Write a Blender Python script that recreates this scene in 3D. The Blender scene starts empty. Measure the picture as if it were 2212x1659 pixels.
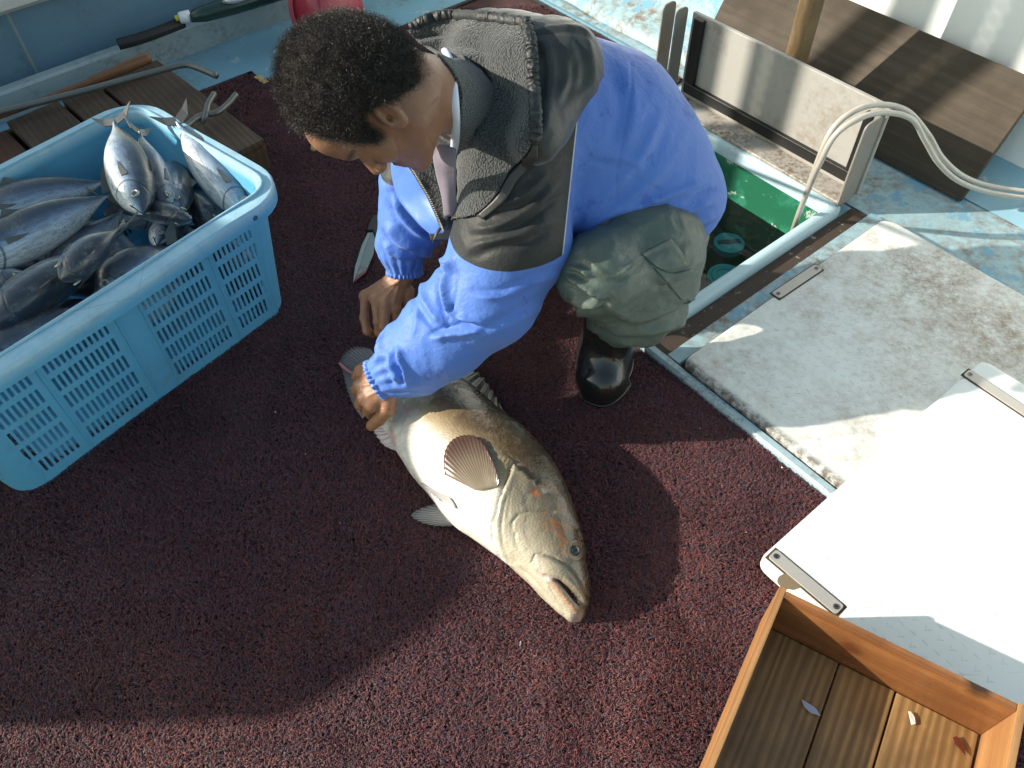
import bpy, bmesh, math, random
import numpy as np
from math import radians, sin, cos, pi, sqrt
from mathutils import Vector, Matrix, noise as mn
random.seed(7)
rng = np.random.default_rng(11)
sc = bpy.context.scene
COL = sc.collection

# ------------------------------------------------------------------ camera
CAM_H = 1.45
PITCH = radians(50.8)
ROLL = radians(1.4)
FW = np.array([0, cos(PITCH), -sin(PITCH)])
_u = np.array([0, sin(PITCH), cos(PITCH)])
RT = np.array([cos(ROLL), 0, 0]) - _u * sin(ROLL)
UP = np.array([sin(ROLL), 0, 0]) + _u * cos(ROLL)
CP = np.array([0, 0, CAM_H])
cam = bpy.data.cameras.new('camera')
cam.sensor_width = 36
cam.lens = 36 * 1740 / 2212
cam.clip_start = 0.05
cam.clip_end = 500
cam_o = bpy.data.objects.new('camera', cam)
COL.objects.link(cam_o)
M = Matrix.Identity(4)
for i in range(3):
    M[i][0] = RT[i]; M[i][1] = UP[i]; M[i][2] = -FW[i]; M[i][3] = CP[i]
cam_o.matrix_world = M
sc.camera = cam_o

def at(x, y, z=0.0):
    """point of the place seen at (x, y) of the photograph (2212 wide) and standing z above the deck"""
    d = RT * (x - 1106) / 1740 + UP * (829.5 - y) / 1740 + FW
    return CP + d * ((z - CAM_H) / d[2])

# ------------------------------------------------------------------ sky, sun, exposure
SUN_EL = radians(25.0)
world = bpy.data.worlds.new('World')
sc.world = world
world.use_nodes = True
wn = world.node_tree
for n in list(wn.nodes): wn.nodes.remove(n)
sky = wn.nodes.new('ShaderNodeTexSky')
sky.sky_type = 'NISHITA'
sky.sun_disc = False
sky.sun_elevation = SUN_EL
sky.sun_rotation = radians(-90)
sky.altitude = 0
bg = wn.nodes.new('ShaderNodeBackground')
bg.inputs['Strength'].default_value = 0.14
wo = wn.nodes.new('ShaderNodeOutputWorld')
tint = wn.nodes.new('ShaderNodeMixRGB'); tint.blend_type = 'MULTIPLY'; tint.inputs[0].default_value = 1; tint.inputs[2].default_value = (1.14, 1.10, .86, 1)   # hazy sea air: a less blue sky
wn.links.new(sky.outputs[0], tint.inputs[1]); wn.links.new(tint.outputs[0], bg.inputs[0])
wn.links.new(bg.outputs[0], wo.inputs[0])
sl = bpy.data.lights.new('sun', 'SUN')
sl.energy = 4.6
sl.angle = radians(0.6)
sl.color = (1.0, 0.91, 0.78)
so = bpy.data.objects.new('sun', sl)
COL.objects.link(so)
so.rotation_euler = Vector((cos(SUN_EL), 0.0, -sin(SUN_EL))).to_track_quat('-Z', 'Y').to_euler()
so.location = (-6, 1, 4)
sc.view_settings.view_transform = 'Standard'
sc.view_settings.look = 'None'
sc.view_settings.gamma = 1
sc.view_settings.exposure = 0.78
sc.cycles.use_denoising = True

# ------------------------------------------------------------------ deck frame: A runs to the lower right, B to the upper right
AX = np.array([0.6198, -0.7848, 0]); AX /= np.linalg.norm(AX)
BX = np.array([-AX[1], AX[0], 0])
def ab(a, b, z=0.0):
    p = AX * a + BX * b
    return np.array([p[0], p[1], z])
def to_ab(p): return float(np.dot(p[:2], AX[:2])), float(np.dot(p[:2], BX[:2]))

# ------------------------------------------------------------------ object helpers
def mesh_obj(name, verts, faces, mats=None, parent=None, smooth=True, fmats=None, attrs=None):
    me = bpy.data.meshes.new(name)
    me.from_pydata([tuple(map(float, v)) for v in verts], [], [tuple(map(int, f)) for f in faces])
    if mats is not None:
        for m in (mats if isinstance(mats, (list, tuple)) else [mats]): me.materials.append(m)
    if smooth: me.polygons.foreach_set('use_smooth', [True] * len(me.polygons))
    if fmats is not None: me.polygons.foreach_set('material_index', list(map(int, fmats)))
    if attrs:
        for k, v in attrs.items():
            v = np.asarray(v, dtype=np.float32)
            if v.ndim == 1:
                at_ = me.attributes.new(k, 'FLOAT', 'POINT'); at_.data.foreach_set('value', v)
            else:
                if v.shape[1] == 3: v = np.concatenate([v, np.ones((len(v), 1), np.float32)], 1)
                at_ = me.attributes.new(k, 'FLOAT_COLOR', 'POINT'); at_.data.foreach_set('color', v.ravel())
    me.update()
    o = bpy.data.objects.new(name, me)
    COL.objects.link(o)
    if parent is not None: o.parent = parent
    return o
def tag(o, label=None, cat=None, group=None, kind=None):
    if label: o['label'] = label
    if cat: o['category'] = cat
    if group: o['group'] = group
    if kind: o['kind'] = kind
    return o
def thing(name, label, cat, group=None, loc=(0, 0, 0)):
    o = bpy.data.objects.new(name, None)
    o.empty_display_size = 0.05
    COL.objects.link(o)
    o.location = loc
    return tag(o, label, cat, group)
def struct(o): o['kind'] = 'structure'; return o

class MB:
    """collects shapes in world coordinates into one mesh"""
    def __init__(s): s.v = []; s.f = []; s.m = []
    def add(s, vs, fs, mi=0):
        n = len(s.v); s.v += [tuple(map(float, v)) for v in vs]; s.f += [tuple(int(i) + n for i in f) for f in fs]; s.m += [mi] * len(fs)
    def prism(s, poly, z0, z1, mi=0):
        """poly: list of xy (counter clockwise); z0,z1 heights"""
        n = len(poly)
        vs = [(p[0], p[1], z0) for p in poly] + [(p[0], p[1], z1) for p in poly]
        fs = [tuple(range(n))[::-1], tuple(range(n, 2 * n))] + [(i, (i + 1) % n, n + (i + 1) % n, n + i) for i in range(n)]
        s.add(vs, fs, mi)
    def box(s, o, ux, uy, uz, mi=0):
        o, ux, uy, uz = map(lambda q: np.array(q, float), (o, ux, uy, uz))
        vs = [o, o + ux, o + ux + uy, o + uy]; vs += [v + uz for v in vs]
        s.add(vs, [(3, 2, 1, 0), (4, 5, 6, 7), (0, 1, 5, 4), (1, 2, 6, 5), (2, 3, 7, 6), (3, 0, 4, 7)], mi)
    def tube(s, pts, r, n=12, cap=True, mi=0, flat=1.0):
        pts = [np.array(p, float) for p in pts]; k = len(pts)
        rs = r if isinstance(r, (list, tuple, np.ndarray)) else [r] * k
        base = len(s.v); up = np.array([0, 0, 1.0]); prev = None
        for i, p in enumerate(pts):
            t = pts[min(i + 1, k - 1)] - pts[max(i - 1, 0)]; t /= np.linalg.norm(t) + 1e-9
            if prev is None:
                a = np.cross(t, up)
                if np.linalg.norm(a) < 1e-3: a = np.cross(t, [1, 0, 0])
            else: a = prev - t * np.dot(prev, t)
            a /= np.linalg.norm(a); prev = a; b = np.cross(t, a)
            for j in range(n):
                th = 2 * pi * j / n
                s.v.append(tuple(p + rs[i] * (cos(th) * a + flat * sin(th) * b)))
        for i in range(k - 1):
            for j in range(n):
                q = base + i * n; s.f.append((q + j, q + (j + 1) % n, q + n + (j + 1) % n, q + n + j)); s.m.append(mi)
        if cap:
            s.f.append(tuple(base + j for j in range(n))[::-1]); s.f.append(tuple(base + (k - 1) * n + j for j in range(n))); s.m += [mi, mi]
    def sphere(s, c, r, n=12, m=8, mi=0):
        c = np.array(c, float); r = np.array(r if np.ndim(r) else [r] * 3, float)
        vs = [c + r * [0, 0, -1]]
        for i in range(1, m):
            ph = -pi / 2 + pi * i / m
            vs += [c + r * [cos(ph) * cos(2 * pi * j / n), cos(ph) * sin(2 * pi * j / n), sin(ph)] for j in range(n)]
        vs.append(c + r * [0, 0, 1]); fs = []
        for j in range(n): fs.append((0, 1 + (j + 1) % n, 1 + j))
        for i in range(m - 2):
            for j in range(n):
                a = 1 + i * n; fs.append((a + j, a + (j + 1) % n, a + n + (j + 1) % n, a + n + j))
        l = len(vs) - 1
        for j in range(n): fs.append((l, l - n + j, l - n + (j + 1) % n))
        s.add(vs, fs, mi)
    def build(s, name, mats, parent=None, smooth=False, bevel=0, seg=2, auto=None, attrs=None):
        o = mesh_obj(name, s.v, s.f, mats, parent, smooth, s.m, attrs)
        if bevel:
            md = o.modifiers.new('bevel', 'BEVEL'); md.width = bevel; md.segments = seg; md.limit_method = 'ANGLE'; md.angle_limit = radians(35)
            o.data.polygons.foreach_set('use_smooth', [True] * len(o.data.polygons))
            wn_ = o.modifiers.new('wn', 'WEIGHTED_NORMAL'); wn_.keep_sharp = True
        return o
def spline(pts, n=8):
    """Catmull-Rom through the points"""
    P_ = [np.array(p, float) for p in pts]; P_ = [2 * P_[0] - P_[1]] + P_ + [2 * P_[-1] - P_[-2]]; out = []
    for i in range(1, len(P_) - 2):
        a, b, c, d = P_[i - 1:i + 3]
        for k in range(n):
            t = k / n
            out.append(.5 * ((2 * b) + (c - a) * t + (2 * a - 5 * b + 4 * c - d) * t * t + (3 * b - a - 3 * c + d) * t ** 3))
    out.append(P_[-2]); return out
def round_poly(pts, r, n=5):
    """round the corners of a 2d polygon"""
    out = []; k = len(pts)
    for i in range(k):
        p = np.array(pts[i][:2], float); a = np.array(pts[i - 1][:2], float); b = np.array(pts[(i + 1) % k][:2], float)
        rr = r[i] if isinstance(r, (list, tuple)) else r
        if rr <= 0: out.append(p); continue
        da = (a - p) / np.linalg.norm(a - p); db = (b - p) / np.linalg.norm(b - p)
        s_ = p + da * rr; e_ = p + db * rr
        for j in range(n + 1):
            t = j / n; out.append((1 - t) ** 2 * s_ + 2 * t * (1 - t) * p + t * t * e_)
    return out

# ------------------------------------------------------------------ materials
class NT:
    def __init__(s, name):
        s.m = bpy.data.materials.new(name); s.m.use_nodes = True; s.t = s.m.node_tree
        s.b = s.t.nodes['Principled BSDF']; s._c = {}
    def n(s, ty, **kw):
        x = s.t.nodes.new(ty)
        for k, v in kw.items(): setattr(x, k, v)
        return x
    def set(s, node, key, val):
        inp = node.inputs[key]
        if hasattr(val, 'is_output') or isinstance(val, bpy.types.NodeSocket): s.t.links.new(val, inp)
        else:
            if isinstance(val, (tuple, list)) and len(val) == 3 and inp.type == 'RGBA': val = (*val, 1)
            inp.default_value = val
    def coord(s, kind='Object'):
        if kind not in s._c: s._c[kind] = s.n('ShaderNodeTexCoord').outputs[kind]
        return s._c[kind]
    def mapping(s, scale=(1, 1, 1), rot=(0, 0, 0), loc=(0, 0, 0), vec=None):
        m = s.n('ShaderNodeMapping'); s.set(m, 'Vector', vec or s.coord()); s.set(m, 'Scale', scale); s.set(m, 'Rotation', rot); s.set(m, 'Location', loc)
        return m.outputs[0]
    def noise(s, scale=5, detail=4, rough=.55, vec=None, dist=0, out='Fac'):
        x = s.n('ShaderNodeTexNoise'); s.set(x, 'Vector', vec or s.coord()); s.set(x, 'Scale', scale); s.set(x, 'Detail', detail); s.set(x, 'Roughness', rough); s.set(x, 'Distortion', dist)
        return x.outputs[out]
    def voro(s, scale=5, vec=None, feature='F1', out='Distance', rand=1):
        x = s.n('ShaderNodeTexVoronoi', feature=feature); s.set(x, 'Vector', vec or s.coord()); s.set(x, 'Scale', scale); s.set(x, 'Randomness', rand)
        return x.outputs[out]
    def wave(s, scale=5, dist=0, detail=2, dscale=1, vec=None, direction='X', profile='SIN'):
        x = s.n('ShaderNodeTexWave', bands_direction=direction, wave_profile=profile); s.set(x, 'Vector', vec or s.coord()); s.set(x, 'Scale', scale); s.set(x, 'Distortion', dist); s.set(x, 'Detail', detail); s.set(x, 'Detail Scale', dscale)
        return x.outputs['Fac']
    def ramp(s, fac, stops, interp='LINEAR'):
        x = s.n('ShaderNodeValToRGB'); s.set(x, 'Fac', fac); cr = x.color_ramp; cr.interpolation = interp
        while len(cr.elements) < len(stops): cr.elements.new(.5)
        for e, (p, c) in zip(cr.elements, stops):
            e.position = p; e.color = (c, c, c, 1) if np.ndim(c) == 0 else (*c, 1)
        return x.outputs[0]
    def mix(s, fac, a, b, blend='MIX'):
        x = s.n('ShaderNodeMixRGB', blend_type=blend); s.set(x, 'Fac', fac); s.set(x, 'Color1', a); s.set(x, 'Color2', b); return x.outputs[0]
    def math(s, op, a, b=0.0, c=0.0, clamp=False):
        x = s.n('ShaderNodeMath', operation=op, use_clamp=clamp); s.set(x, 0, a); s.set(x, 1, b)
        if op in ('MULTIPLY_ADD', 'COMPARE', 'SMOOTH_MIN'): s.set(x, 2, c)
        return x.outputs[0]
    def attr(s, name, out='Color'):
        x = s.n('ShaderNodeAttribute'); x.attribute_name = name; return x.outputs[out]
    def bump(s, h, strength=.3, dist=.01, normal=None):
        x = s.n('ShaderNodeBump'); s.set(x, 'Height', h); s.set(x, 'Strength', strength); s.set(x, 'Distance', dist)
        if normal is not None: s.set(x, 'Normal', normal)
        return x.outputs[0]
    def out(s, color=None, rough=None, normal=None, **kw):
        if color is not None: s.set(s.b, 'Base Color', color)
        if rough is not None: s.set(s.b, 'Roughness', rough)
        if normal is not None: s.set(s.b, 'Normal', normal)
        for k, v in kw.items(): s.set(s.b, k.replace('_', ' '), v)
        return s.m

def m_painted(name, c, dirt=(.16, .10, .05), amount=.5, scale=6, rough=.45, chips=0, chipc=(.7, .75, .75), bump=.15):
    t = NT(name)
    v = t.noise(2.2, 5, .6); n1 = t.noise(scale, 8, .68); n2 = t.noise(scale * 9, 5, .7)
    col = t.mix(v, tuple(x * .88 for x in c), tuple(min(1, x * 1.08) for x in c))
    d = t.math('MULTIPLY', t.ramp(n1, [(.62 - .25 * amount, 0), (.80 - .2 * amount, 1)]), t.ramp(n2, [(.38, 0), (.62, 1)]))
    col = t.mix(t.math('MULTIPLY', d, min(1, .4 + amount * .6)), col, dirt)
    sp = t.ramp(t.voro(95), [(.0, 1), (.055, 0)])
    col = t.mix(t.math('MULTIPLY', sp, t.ramp(t.noise(14, 2), [(.5, 0), (.6, .8)])), col, (.06, .045, .03))
    if chips:
        cn = t.ramp(t.noise(scale * 2.3, 9, .75), [(.66 - chips * .1, 0), (.68 - chips * .1, 1)])
        col = t.mix(cn, col, chipc)
    h = t.math('ADD', t.math('MULTIPLY', n2, .5), t.noise(160, 3))
    return t.out(col, t.math('MULTIPLY_ADD', n1, .3, rough - .12), t.bump(h, bump, .002))
def m_plain(name, c, rough=.5, metal=0, bump=0, bscale=80, var=.12, **kw):
    t = NT(name); n_ = t.noise(9, 5, .6)
    col = t.mix(n_, tuple(x * (1 - var) for x in c), tuple(min(1, x * (1 + var)) for x in c))
    return t.out(col, rough, t.bump(t.noise(bscale, 4), bump, .002) if bump else None, Metallic=metal, **kw)
def m_wood(name, c1, c2, along, dark=(.03, .02, .012), grain=1.0, rough=.55, dirt=.3, knots=True, wet=False, seed=0, spots=()):
    """along: world direction of the grain (angle in the xy plane)"""
    t = NT(name)
    v = t.mapping((1, 1, 1), (0, 0, -along), (seed * 1.7, seed * .9, seed * .31))
    st = t.mapping((1.6, 16, 16), vec=v)
    ring = t.wave(1.5 * grain, 7.5, 4, .9, vec=t.mapping((.55, 11, 11), vec=v), direction='Y')
    fine = t.noise(9, 6, .7, vec=t.mapping((.8, 22, 22), vec=v))
    col = t.mix(ring, c1, c2)
    col = t.mix(t.ramp(fine, [(.35, .55), (.7, 0)]), col, tuple(x * .45 for x in c1))
    blotch = t.ramp(t.noise(7, 6, .62, vec=v), [(.42, 0), (.72, 1)])
    col = t.mix(t.math('MULTIPLY', blotch, dirt), col, dark)
    if knots:
        kn = t.ramp(t.voro(1.0, vec=t.mapping((3.1, 9, 9), vec=v)), [(.05, 1), (.13, 0)])
        col = t.mix(t.math('MULTIPLY', kn, .85), col, tuple(x * .8 for x in dark))
    for p, rad, c_ in spots:
        dn = t.n('ShaderNodeVectorMath', operation='DISTANCE'); t.set(dn, 0, t.coord()); dn.inputs[1].default_value = tuple(p)
        dd = t.math('ADD', dn.outputs['Value'], t.math('MULTIPLY_ADD', t.noise(60, 3), .012, -.006))
        col = t.mix(t.ramp(t.math('DIVIDE', dd, rad * 1.6), [(.45, .95), (1, 0)]), col, c_)
    col = t.mix(t.math('MULTIPLY', t.ramp(t.noise(3.5, 5, .6, vec=v), [(.3, 0), (.7, .5)]), 1), col, tuple(x * .62 for x in c1))
    h = t.math('ADD', ring, t.math('MULTIPLY', fine, 1.2))
    r = t.math('MULTIPLY_ADD', blotch, -.25 if wet else .1, rough)
    return t.out(col, r, t.bump(h, .35, .0012))
# ------------------------------------------------------------------ the deck and hull
def abpoly(pts): return [tuple(ab(a, b)[:2]) for a, b in pts]
HA0, HA1, HB0, HB1 = -1.52, -.805, 1.09, 1.825          # fish hold opening (outer edge of its rim)
m_blue = m_painted('blue_deck_paint', (.20, .40, .50), (.17, .10, .05), .55, 5, .42, chips=.5, chipc=(.50, .58, .56))
m_dirtyblue = m_painted('scuffed_deck_paint', (.30, .46, .52), (.16, .085, .03), .95, 4, .55, chips=1.1, chipc=(.15, .33, .45))
m_darkblue = m_painted('hull_paint', (.13, .24, .33), (.10, .08, .06), .5, 4, .5, chips=.3, chipc=(.2, .33, .42))
m_white = m_painted('white_gelcoat', (.74, .77, .76), (.30, .20, .10), .12, 5, .35)
m_offwhite = m_painted('aged_white_paint', (.52, .50, .45), (.25, .17, .10), .5, 6, .5)
m_rust = m_painted('rusty_gutter', (.052, .036, .025), (.05, .03, .02), .8, 14, .7, chips=.6, chipc=(.30, .28, .24), bump=.5)

dk = MB()
R_ = 7.0
def dquad(a0, a1, b0, b1, z=0):
    P4 = [ab(a0, b0, z), ab(a1, b0, z), ab(a1, b1, z), ab(a0, b1, z)]
    dk.add(P4, [(0, 1, 2, 3)])
dquad(-R_, HA0 + .02, -R_, R_); dquad(HA1 - .02, R_, -R_, R_)
dquad(HA0 + .02, HA1 - .02, -R_, HB0 + .02); dquad(HA0 + .02, HA1 - .02, HB1 - .02, R_)
struct(dk.build('deck', m_blue))
sk = MB(); sk.add([ab(-1.6, 1.865, .004), ab(1.6, 1.865, .004), ab(1.6, 2.31, .004), ab(-1.6, 2.31, .004)], [(0, 1, 2, 3)])
sk.add([ab(-3.2, 2.02, .004), ab(-1.6, 2.02, .004), ab(-1.6, 2.31, .004), ab(-3.2, 2.31, .004)], [(0, 1, 2, 3)])
struct(sk.build('deck_side_walkway', m_dirtyblue))

def profile_run(mb, prof, a0, a1, n=1, mi=0, wob=0):
    """sweep a (b, z) profile along A"""
    k = len(prof); vs = []
    for i in range(n + 1):
        a = a0 + (a1 - a0) * i / n
        for b, z in prof: vs.append(ab(a, b, z + (wob * mn.noise(Vector((a * 5, b * 9, z * 9))) if wob else 0)))
    fs = [(i * k + j, (i + 1) * k + j, (i + 1) * k + j + 1, i * k + j + 1) for i in range(n) for j in range(k - 1)]
    mb.add(vs, fs, mi)
def arc2(p0, p1, p2, n=6):
    return [tuple((1 - t) ** 2 * np.array(p0) + 2 * t * (1 - t) * np.array(p1) + t * t * np.array(p2)) for t in np.linspace(0, 1, n)]
# white side wall of the boat, right
w = thing('bulwark', 'tall white side wall of the boat behind the dark plank, striped with sun and shadow', 'wall', loc=ab(0, 2.3))
mb = MB()
prof = [(2.29, .062), (2.315, .11)] + arc2((2.315, .11), (2.325, .2), (2.33, .3), 4)[1:] + [(2.345, 1.25), (2.55, 1.27), (2.55, 0)]
profile_run(mb, prof, -3.2, 2.4, 6)
o = mb.build('wall_panel', m_white, smooth=True); o.parent = w; o.matrix_parent_inverse = w.matrix_world.inverted()
mb = MB(); profile_run(mb, arc2((2.13, .006), (2.25, .012), (2.292, .064), 7), -3.2, 2.4, 40, wob=.006)
o = mb.build('blue_foot', m_painted('blue_wall_foot', (.25, .45, .56), (.2, .12, .06), .35, 6, .45, chips=.2, chipc=(.6, .65, .63)), smooth=True); o.parent = w
for o in w.children: o.matrix_parent_inverse = Matrix.Translation(-Vector(w.location))
# rounded blue kerb running along the far right end of the deck
k = MB(); profile_run(k, arc2((2.06, 0.005), (2.07, .05), (2.11, .055), 5) + arc2((2.11, .055), (2.2, .06), (2.28, .16), 6)[1:], -3.2, -1.56, 24, wob=.012)
tag(k.build('kerb', m_dirtyblue, smooth=True), 'rounded scuffed light blue kerb at the foot of the white wall, beyond the hood', 'kerb')

# far left side: low blue wall with a ledge and a pale gunwale
w2 = thing('low_bulwark', 'low grey blue side wall with pale gunwale and ledge, at the top left', 'wall')
def brun(mb, prof, b0, b1, n=1, mi=0, wob=0):
    k = len(prof); vs = []
    for i in range(n + 1):
        b = b0 + (b1 - b0) * i / n
        for a, z in prof: vs.append(ab(a, b, z + (wob * mn.noise(Vector((b * 5, a * 9, z * 9))) if wob else 0)))
    fs = [(i * k + j, i * k + j + 1, (i + 1) * k + j + 1, (i + 1) * k + j) for i in range(n) for j in range(k - 1)]
    mb.add(vs, fs, mi)
mb = MB(); brun(mb, [(-2.93, 0), (-2.94, .02), (-2.97, .30)], -3, 2.3, 2); mb.build('wall_panel', m_darkblue, w2)
mb = MB(); brun(mb, [(-2.815, 0), (-2.81, .088), (-2.818, .096), (-2.845, .098), (-2.852, .09), (-2.855, 0)], -.1, 2.3, 30, wob=.004); mb.build('ledge', m_painted('ledge_paint', (.34, .42, .44), (.12, .09, .07), .6, 7, .5), w2, smooth=False)
mb = MB(); brun(mb, [(-2.955, .285), (-2.90, .27), (-2.885, .285), (-2.89, .31), (-2.93, .325), (-3.1, .325), (-3.12, .0)], -3, 2.3, 10); mb.build('gunwale', m_offwhite, w2, smooth=False)
for b0 in (.22, .34):
    mb = MB(); brun(mb, [(-2.925, .0), (-2.93, .27)], b0, b0 + .008); mb.build('rib', m_painted('rib_paint', (.26, .30, .30), amount=.6), w2)

# ------------------------------------------------------------------ carpet
t = NT('carpet_backing')
t.out(t.mix(t.noise(220, 3), (.03, .012, .012), (.07, .022, .022)), .8, t.bump(t.noise(260, 2), .8, .004))
m_carpet = t.m
t = NT('carpet_yarn')
c = t.attr('tint')
big = t.noise(1.6, 3, .6)
col = t.mix(t.ramp(big, [(.35, 0), (.65, 1)]), t.mix(1, c, (.62, .66, .85), 'MULTIPLY'), c)
col = t.mix(t.ramp(t.noise(7, 5, .7), [(.40, .55), (.62, 0)]), col, t.mix(1, c, (.55, .55, .62), 'MULTIPLY'))
t.out(col, t.ramp(t.noise(2.4, 3, .5), [(.45, .75), (.70, .42)]), Specular_IOR_Level=.32)
m_yarn = t.m
ca = thing('carpet', 'dark red curly pile carpet covering the deck under the man and the fish', 'carpet')
CARPET = [(-2.555, -1.6), (1.9, -1.6), (1.9, 1.028), (-.86, 1.028), (-.86, 1.045), (-1.56, 1.045), (-1.56, 1.985), (-2.475, 1.985), (-2.475, .922), (-2.555, .919)]
mb = MB(); mb.prism(abpoly(CARPET), .001, .006); mb.build('backing', m_carpet, ca)
mb = MB()
edge = [(-2.555, -.5), (-2.555, .919), (-2.475, .922), (-2.475, 1.985), (-1.56, 1.985), (-1.56, 1.3)]
for (a0, b0), (a1, b1) in zip(edge[:-1], edge[1:]):
    d = np.array([a1 - a0, b1 - b0]); L = np.linalg.norm(d); d /= L; nn = np.array([d[1], -d[0]]) * .016
    q = [(a0, b0), (a1, b1), (a1 + nn[0], b1 + nn[1]), (a0 + nn[0], b0 + nn[1])]
    mb.add([ab(x, y, .013) for x, y in q] + [ab(x, y, .001) for x, y in q], [(0, 1, 2, 3), (0, 4, 5, 1), (3, 2, 6, 7)])
mb.build('edge_binding', m_plain('black_binding', (.012, .012, .013), .6), ca)
mb = MB(); p0 = at(548, 166, .015); p1 = at(570, 181, .015); dd = (p1 - p0); nn = np.array([dd[1], -dd[0], 0]) * .35
mb.add([p0, p1, p1 - nn, p0 - nn], [(0, 3, 2, 1)]); mb.build('sewn_label', m_plain('tan_label', (.55, .40, .16), .6), ca)

def inside(poly, x, y):
    r = np.zeros(len(x), bool); n = len(poly)
    for i in range(n):
        (x0, y0), (x1, y1) = poly[i], poly[(i + 1) % n]
        c = ((y0 > y) != (y1 > y)); xi = x0 + (y - y0) / ((y1 - y0) or 1e-12) * (x1 - x0)
        r ^= c & (x < xi)
    return r
def yarns(N):
    X = rng.uniform(-2.05, 1.35, N * 3); Y = rng.uniform(.18, 3.0, N * 3)
    # keep only what lies in (and a little round) the picture
    dX, dY = X, Y; w_ = dY * FW[1] + CAM_H * (-FW[2])
    u = 1106 + 1740 * (dX * RT[0] + dY * RT[1] - CAM_H * RT[2]) / w_; v = 829.5 - 1740 * (dX * UP[0] + dY * UP[1] - CAM_H * UP[2]) / w_
    ok = (u > -420) & (u < 2500) & (v > -60) & (v < 1980)
    ok &= rng.random(len(X)) < np.clip(1.25 - Y * .32, .35, 1)
    ok &= inside([tuple(p) for p in abpoly(CARPET)], X, Y)
    ok &= ~inside([tuple(p[:2]) for p in (at(120, 1000), at(560, 690), at(330, 420), at(-300, 760))], X, Y)
    X, Y = X[ok][:N], Y[ok][:N]; n = len(X)
    # swirling lie of the pile
    th = np.empty(n)
    gx = np.arange(-2.1, 1.5, .02); gy = np.arange(.1, 3.2, .02)
    G = np.array([[mn.noise(Vector((a * 2.3, b * 2.3, 0))) * 4.5 + mn.noise(Vector((a * 9, b * 9, 5))) * 3.0 for b in gy] for a in gx])
    G2 = np.array([[mn.noise(Vector((a * 5, b * 5, 9))) for b in gy] for a in gx])
    ix = ((X + 2.1) / .02).astype(int); iy = ((Y - .1) / .02).astype(int)
    th = G[ix, iy] + rng.normal(0, .75, n)
    L = rng.uniform(.008, .0135, n); W = rng.uniform(.00058, .00090, n); Hh = rng.uniform(.008, .0122, n) + .004 * G2[ix, iy]
    bend = rng.normal(0, .8, n); tw = rng.uniform(-1, 1, n)
    K = 4; V = np.empty((n, K, 2, 3), np.float32)
    px, py, pz = X.copy(), Y.copy(), np.full(n, .005)
    for k in range(K):
        s = k / (K - 1)
        if k:
            d = th + bend * s * 1.4
            px = px + np.cos(d) * L / (K - 1); py = py + np.sin(d) * L / (K - 1)
        pz = .005 + Hh * (.60 + .40 * np.sin(min(1, s * 1.25 + .1) * pi * .62)) - (.004 if k == 0 else .002 if k == K - 1 else 0)
        d = th + bend * s * 1.4 + pi / 2 + tw * (s - .5)
        ww = W * (1 - .45 * s)
        for q, sg in enumerate((-1, 1)):
            V[:, k, q, 0] = px + sg * ww * np.cos(d); V[:, k, q, 1] = py + sg * ww * np.sin(d); V[:, k, q, 2] = pz + sg * ww * .55 * tw
    base = (np.arange(n) * K * 2)[:, None]
    F = np.concatenate([base + np.array([[2 * k, 2 * k + 1, 2 * k + 3, 2 * k + 2]]) for k in range(K - 1)], 1).reshape(-1, 4)
    me = bpy.data.meshes.new('pile')
    me.vertices.add(n * K * 2); me.vertices.foreach_set('co', V.ravel())
    me.loops.add(len(F) * 4); me.loops.foreach_set('vertex_index', F.ravel().astype(np.int32))
    me.polygons.add(len(F)); me.polygons.foreach_set('loop_start', np.arange(len(F), dtype=np.int32) * 4); me.polygons.foreach_set('loop_total', np.full(len(F), 4, np.int32))
    me.polygons.foreach_set('use_smooth', np.ones(len(F), bool))
    pal = np.array([(.150, .040, .038), (.115, .038, .038), (.185, .055, .046), (.080, .046, .054), (.062, .040, .046), (.19, .075, .058), (.085, .060, .076)])
    ci = rng.choice(len(pal), n, p=[.27, .22, .13, .14, .12, .06, .06]); c = (pal[ci] * 1.15 + [.0, .006, .006]) * rng.uniform(.8, 1.25, (n, 1))
    cc = np.ones((n, K, 2, 4), np.float32); cc[..., :3] = c[:, None, None, :]
    a_ = me.attributes.new('tint', 'FLOAT_COLOR', 'POINT'); a_.data.foreach_set('color', cc.ravel())
    me.update(calc_edges=True); me.materials.append(m_yarn)
    o = bpy.data.objects.new('pile', me); COL.objects.link(o); o.parent = ca; o['kind'] = 'stuff'
    return o
yarns(580000)

# ------------------------------------------------------------------ metal strip between carpet and hatch covers
tr = MB()
profile_run(tr, [(1.030, .001), (1.031, .020), (1.036, .026), (1.050, .026), (1.054, .022), (1.054, .012)], -.93, 1.3, 30, wob=.0015)
tag(tr.build('edge_strip', m_painted('edge_strip_paint', (.36, .50, .56), (.13, .07, .03), .75, 9, .4, chips=.6, chipc=(.12, .16, .18))), 'long narrow pale blue metal strip along the carpet beside the hatch covers', 'strip')
# rusty seat under and beside the hatch covers
g = MB()
g.box(ab(-.802, 1.056, .003), AX * 1.9, BX * .8, (0, 0, .005))
g.box(ab(-.748, 1.06, .0085), AX * .036, BX * .80, (0, 0, .012), 1)
tag(g.build('recess_tray', [m_rust, m_dirtyblue]), 'rusty brown recess between the open hold and the white cover', 'tray')

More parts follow.
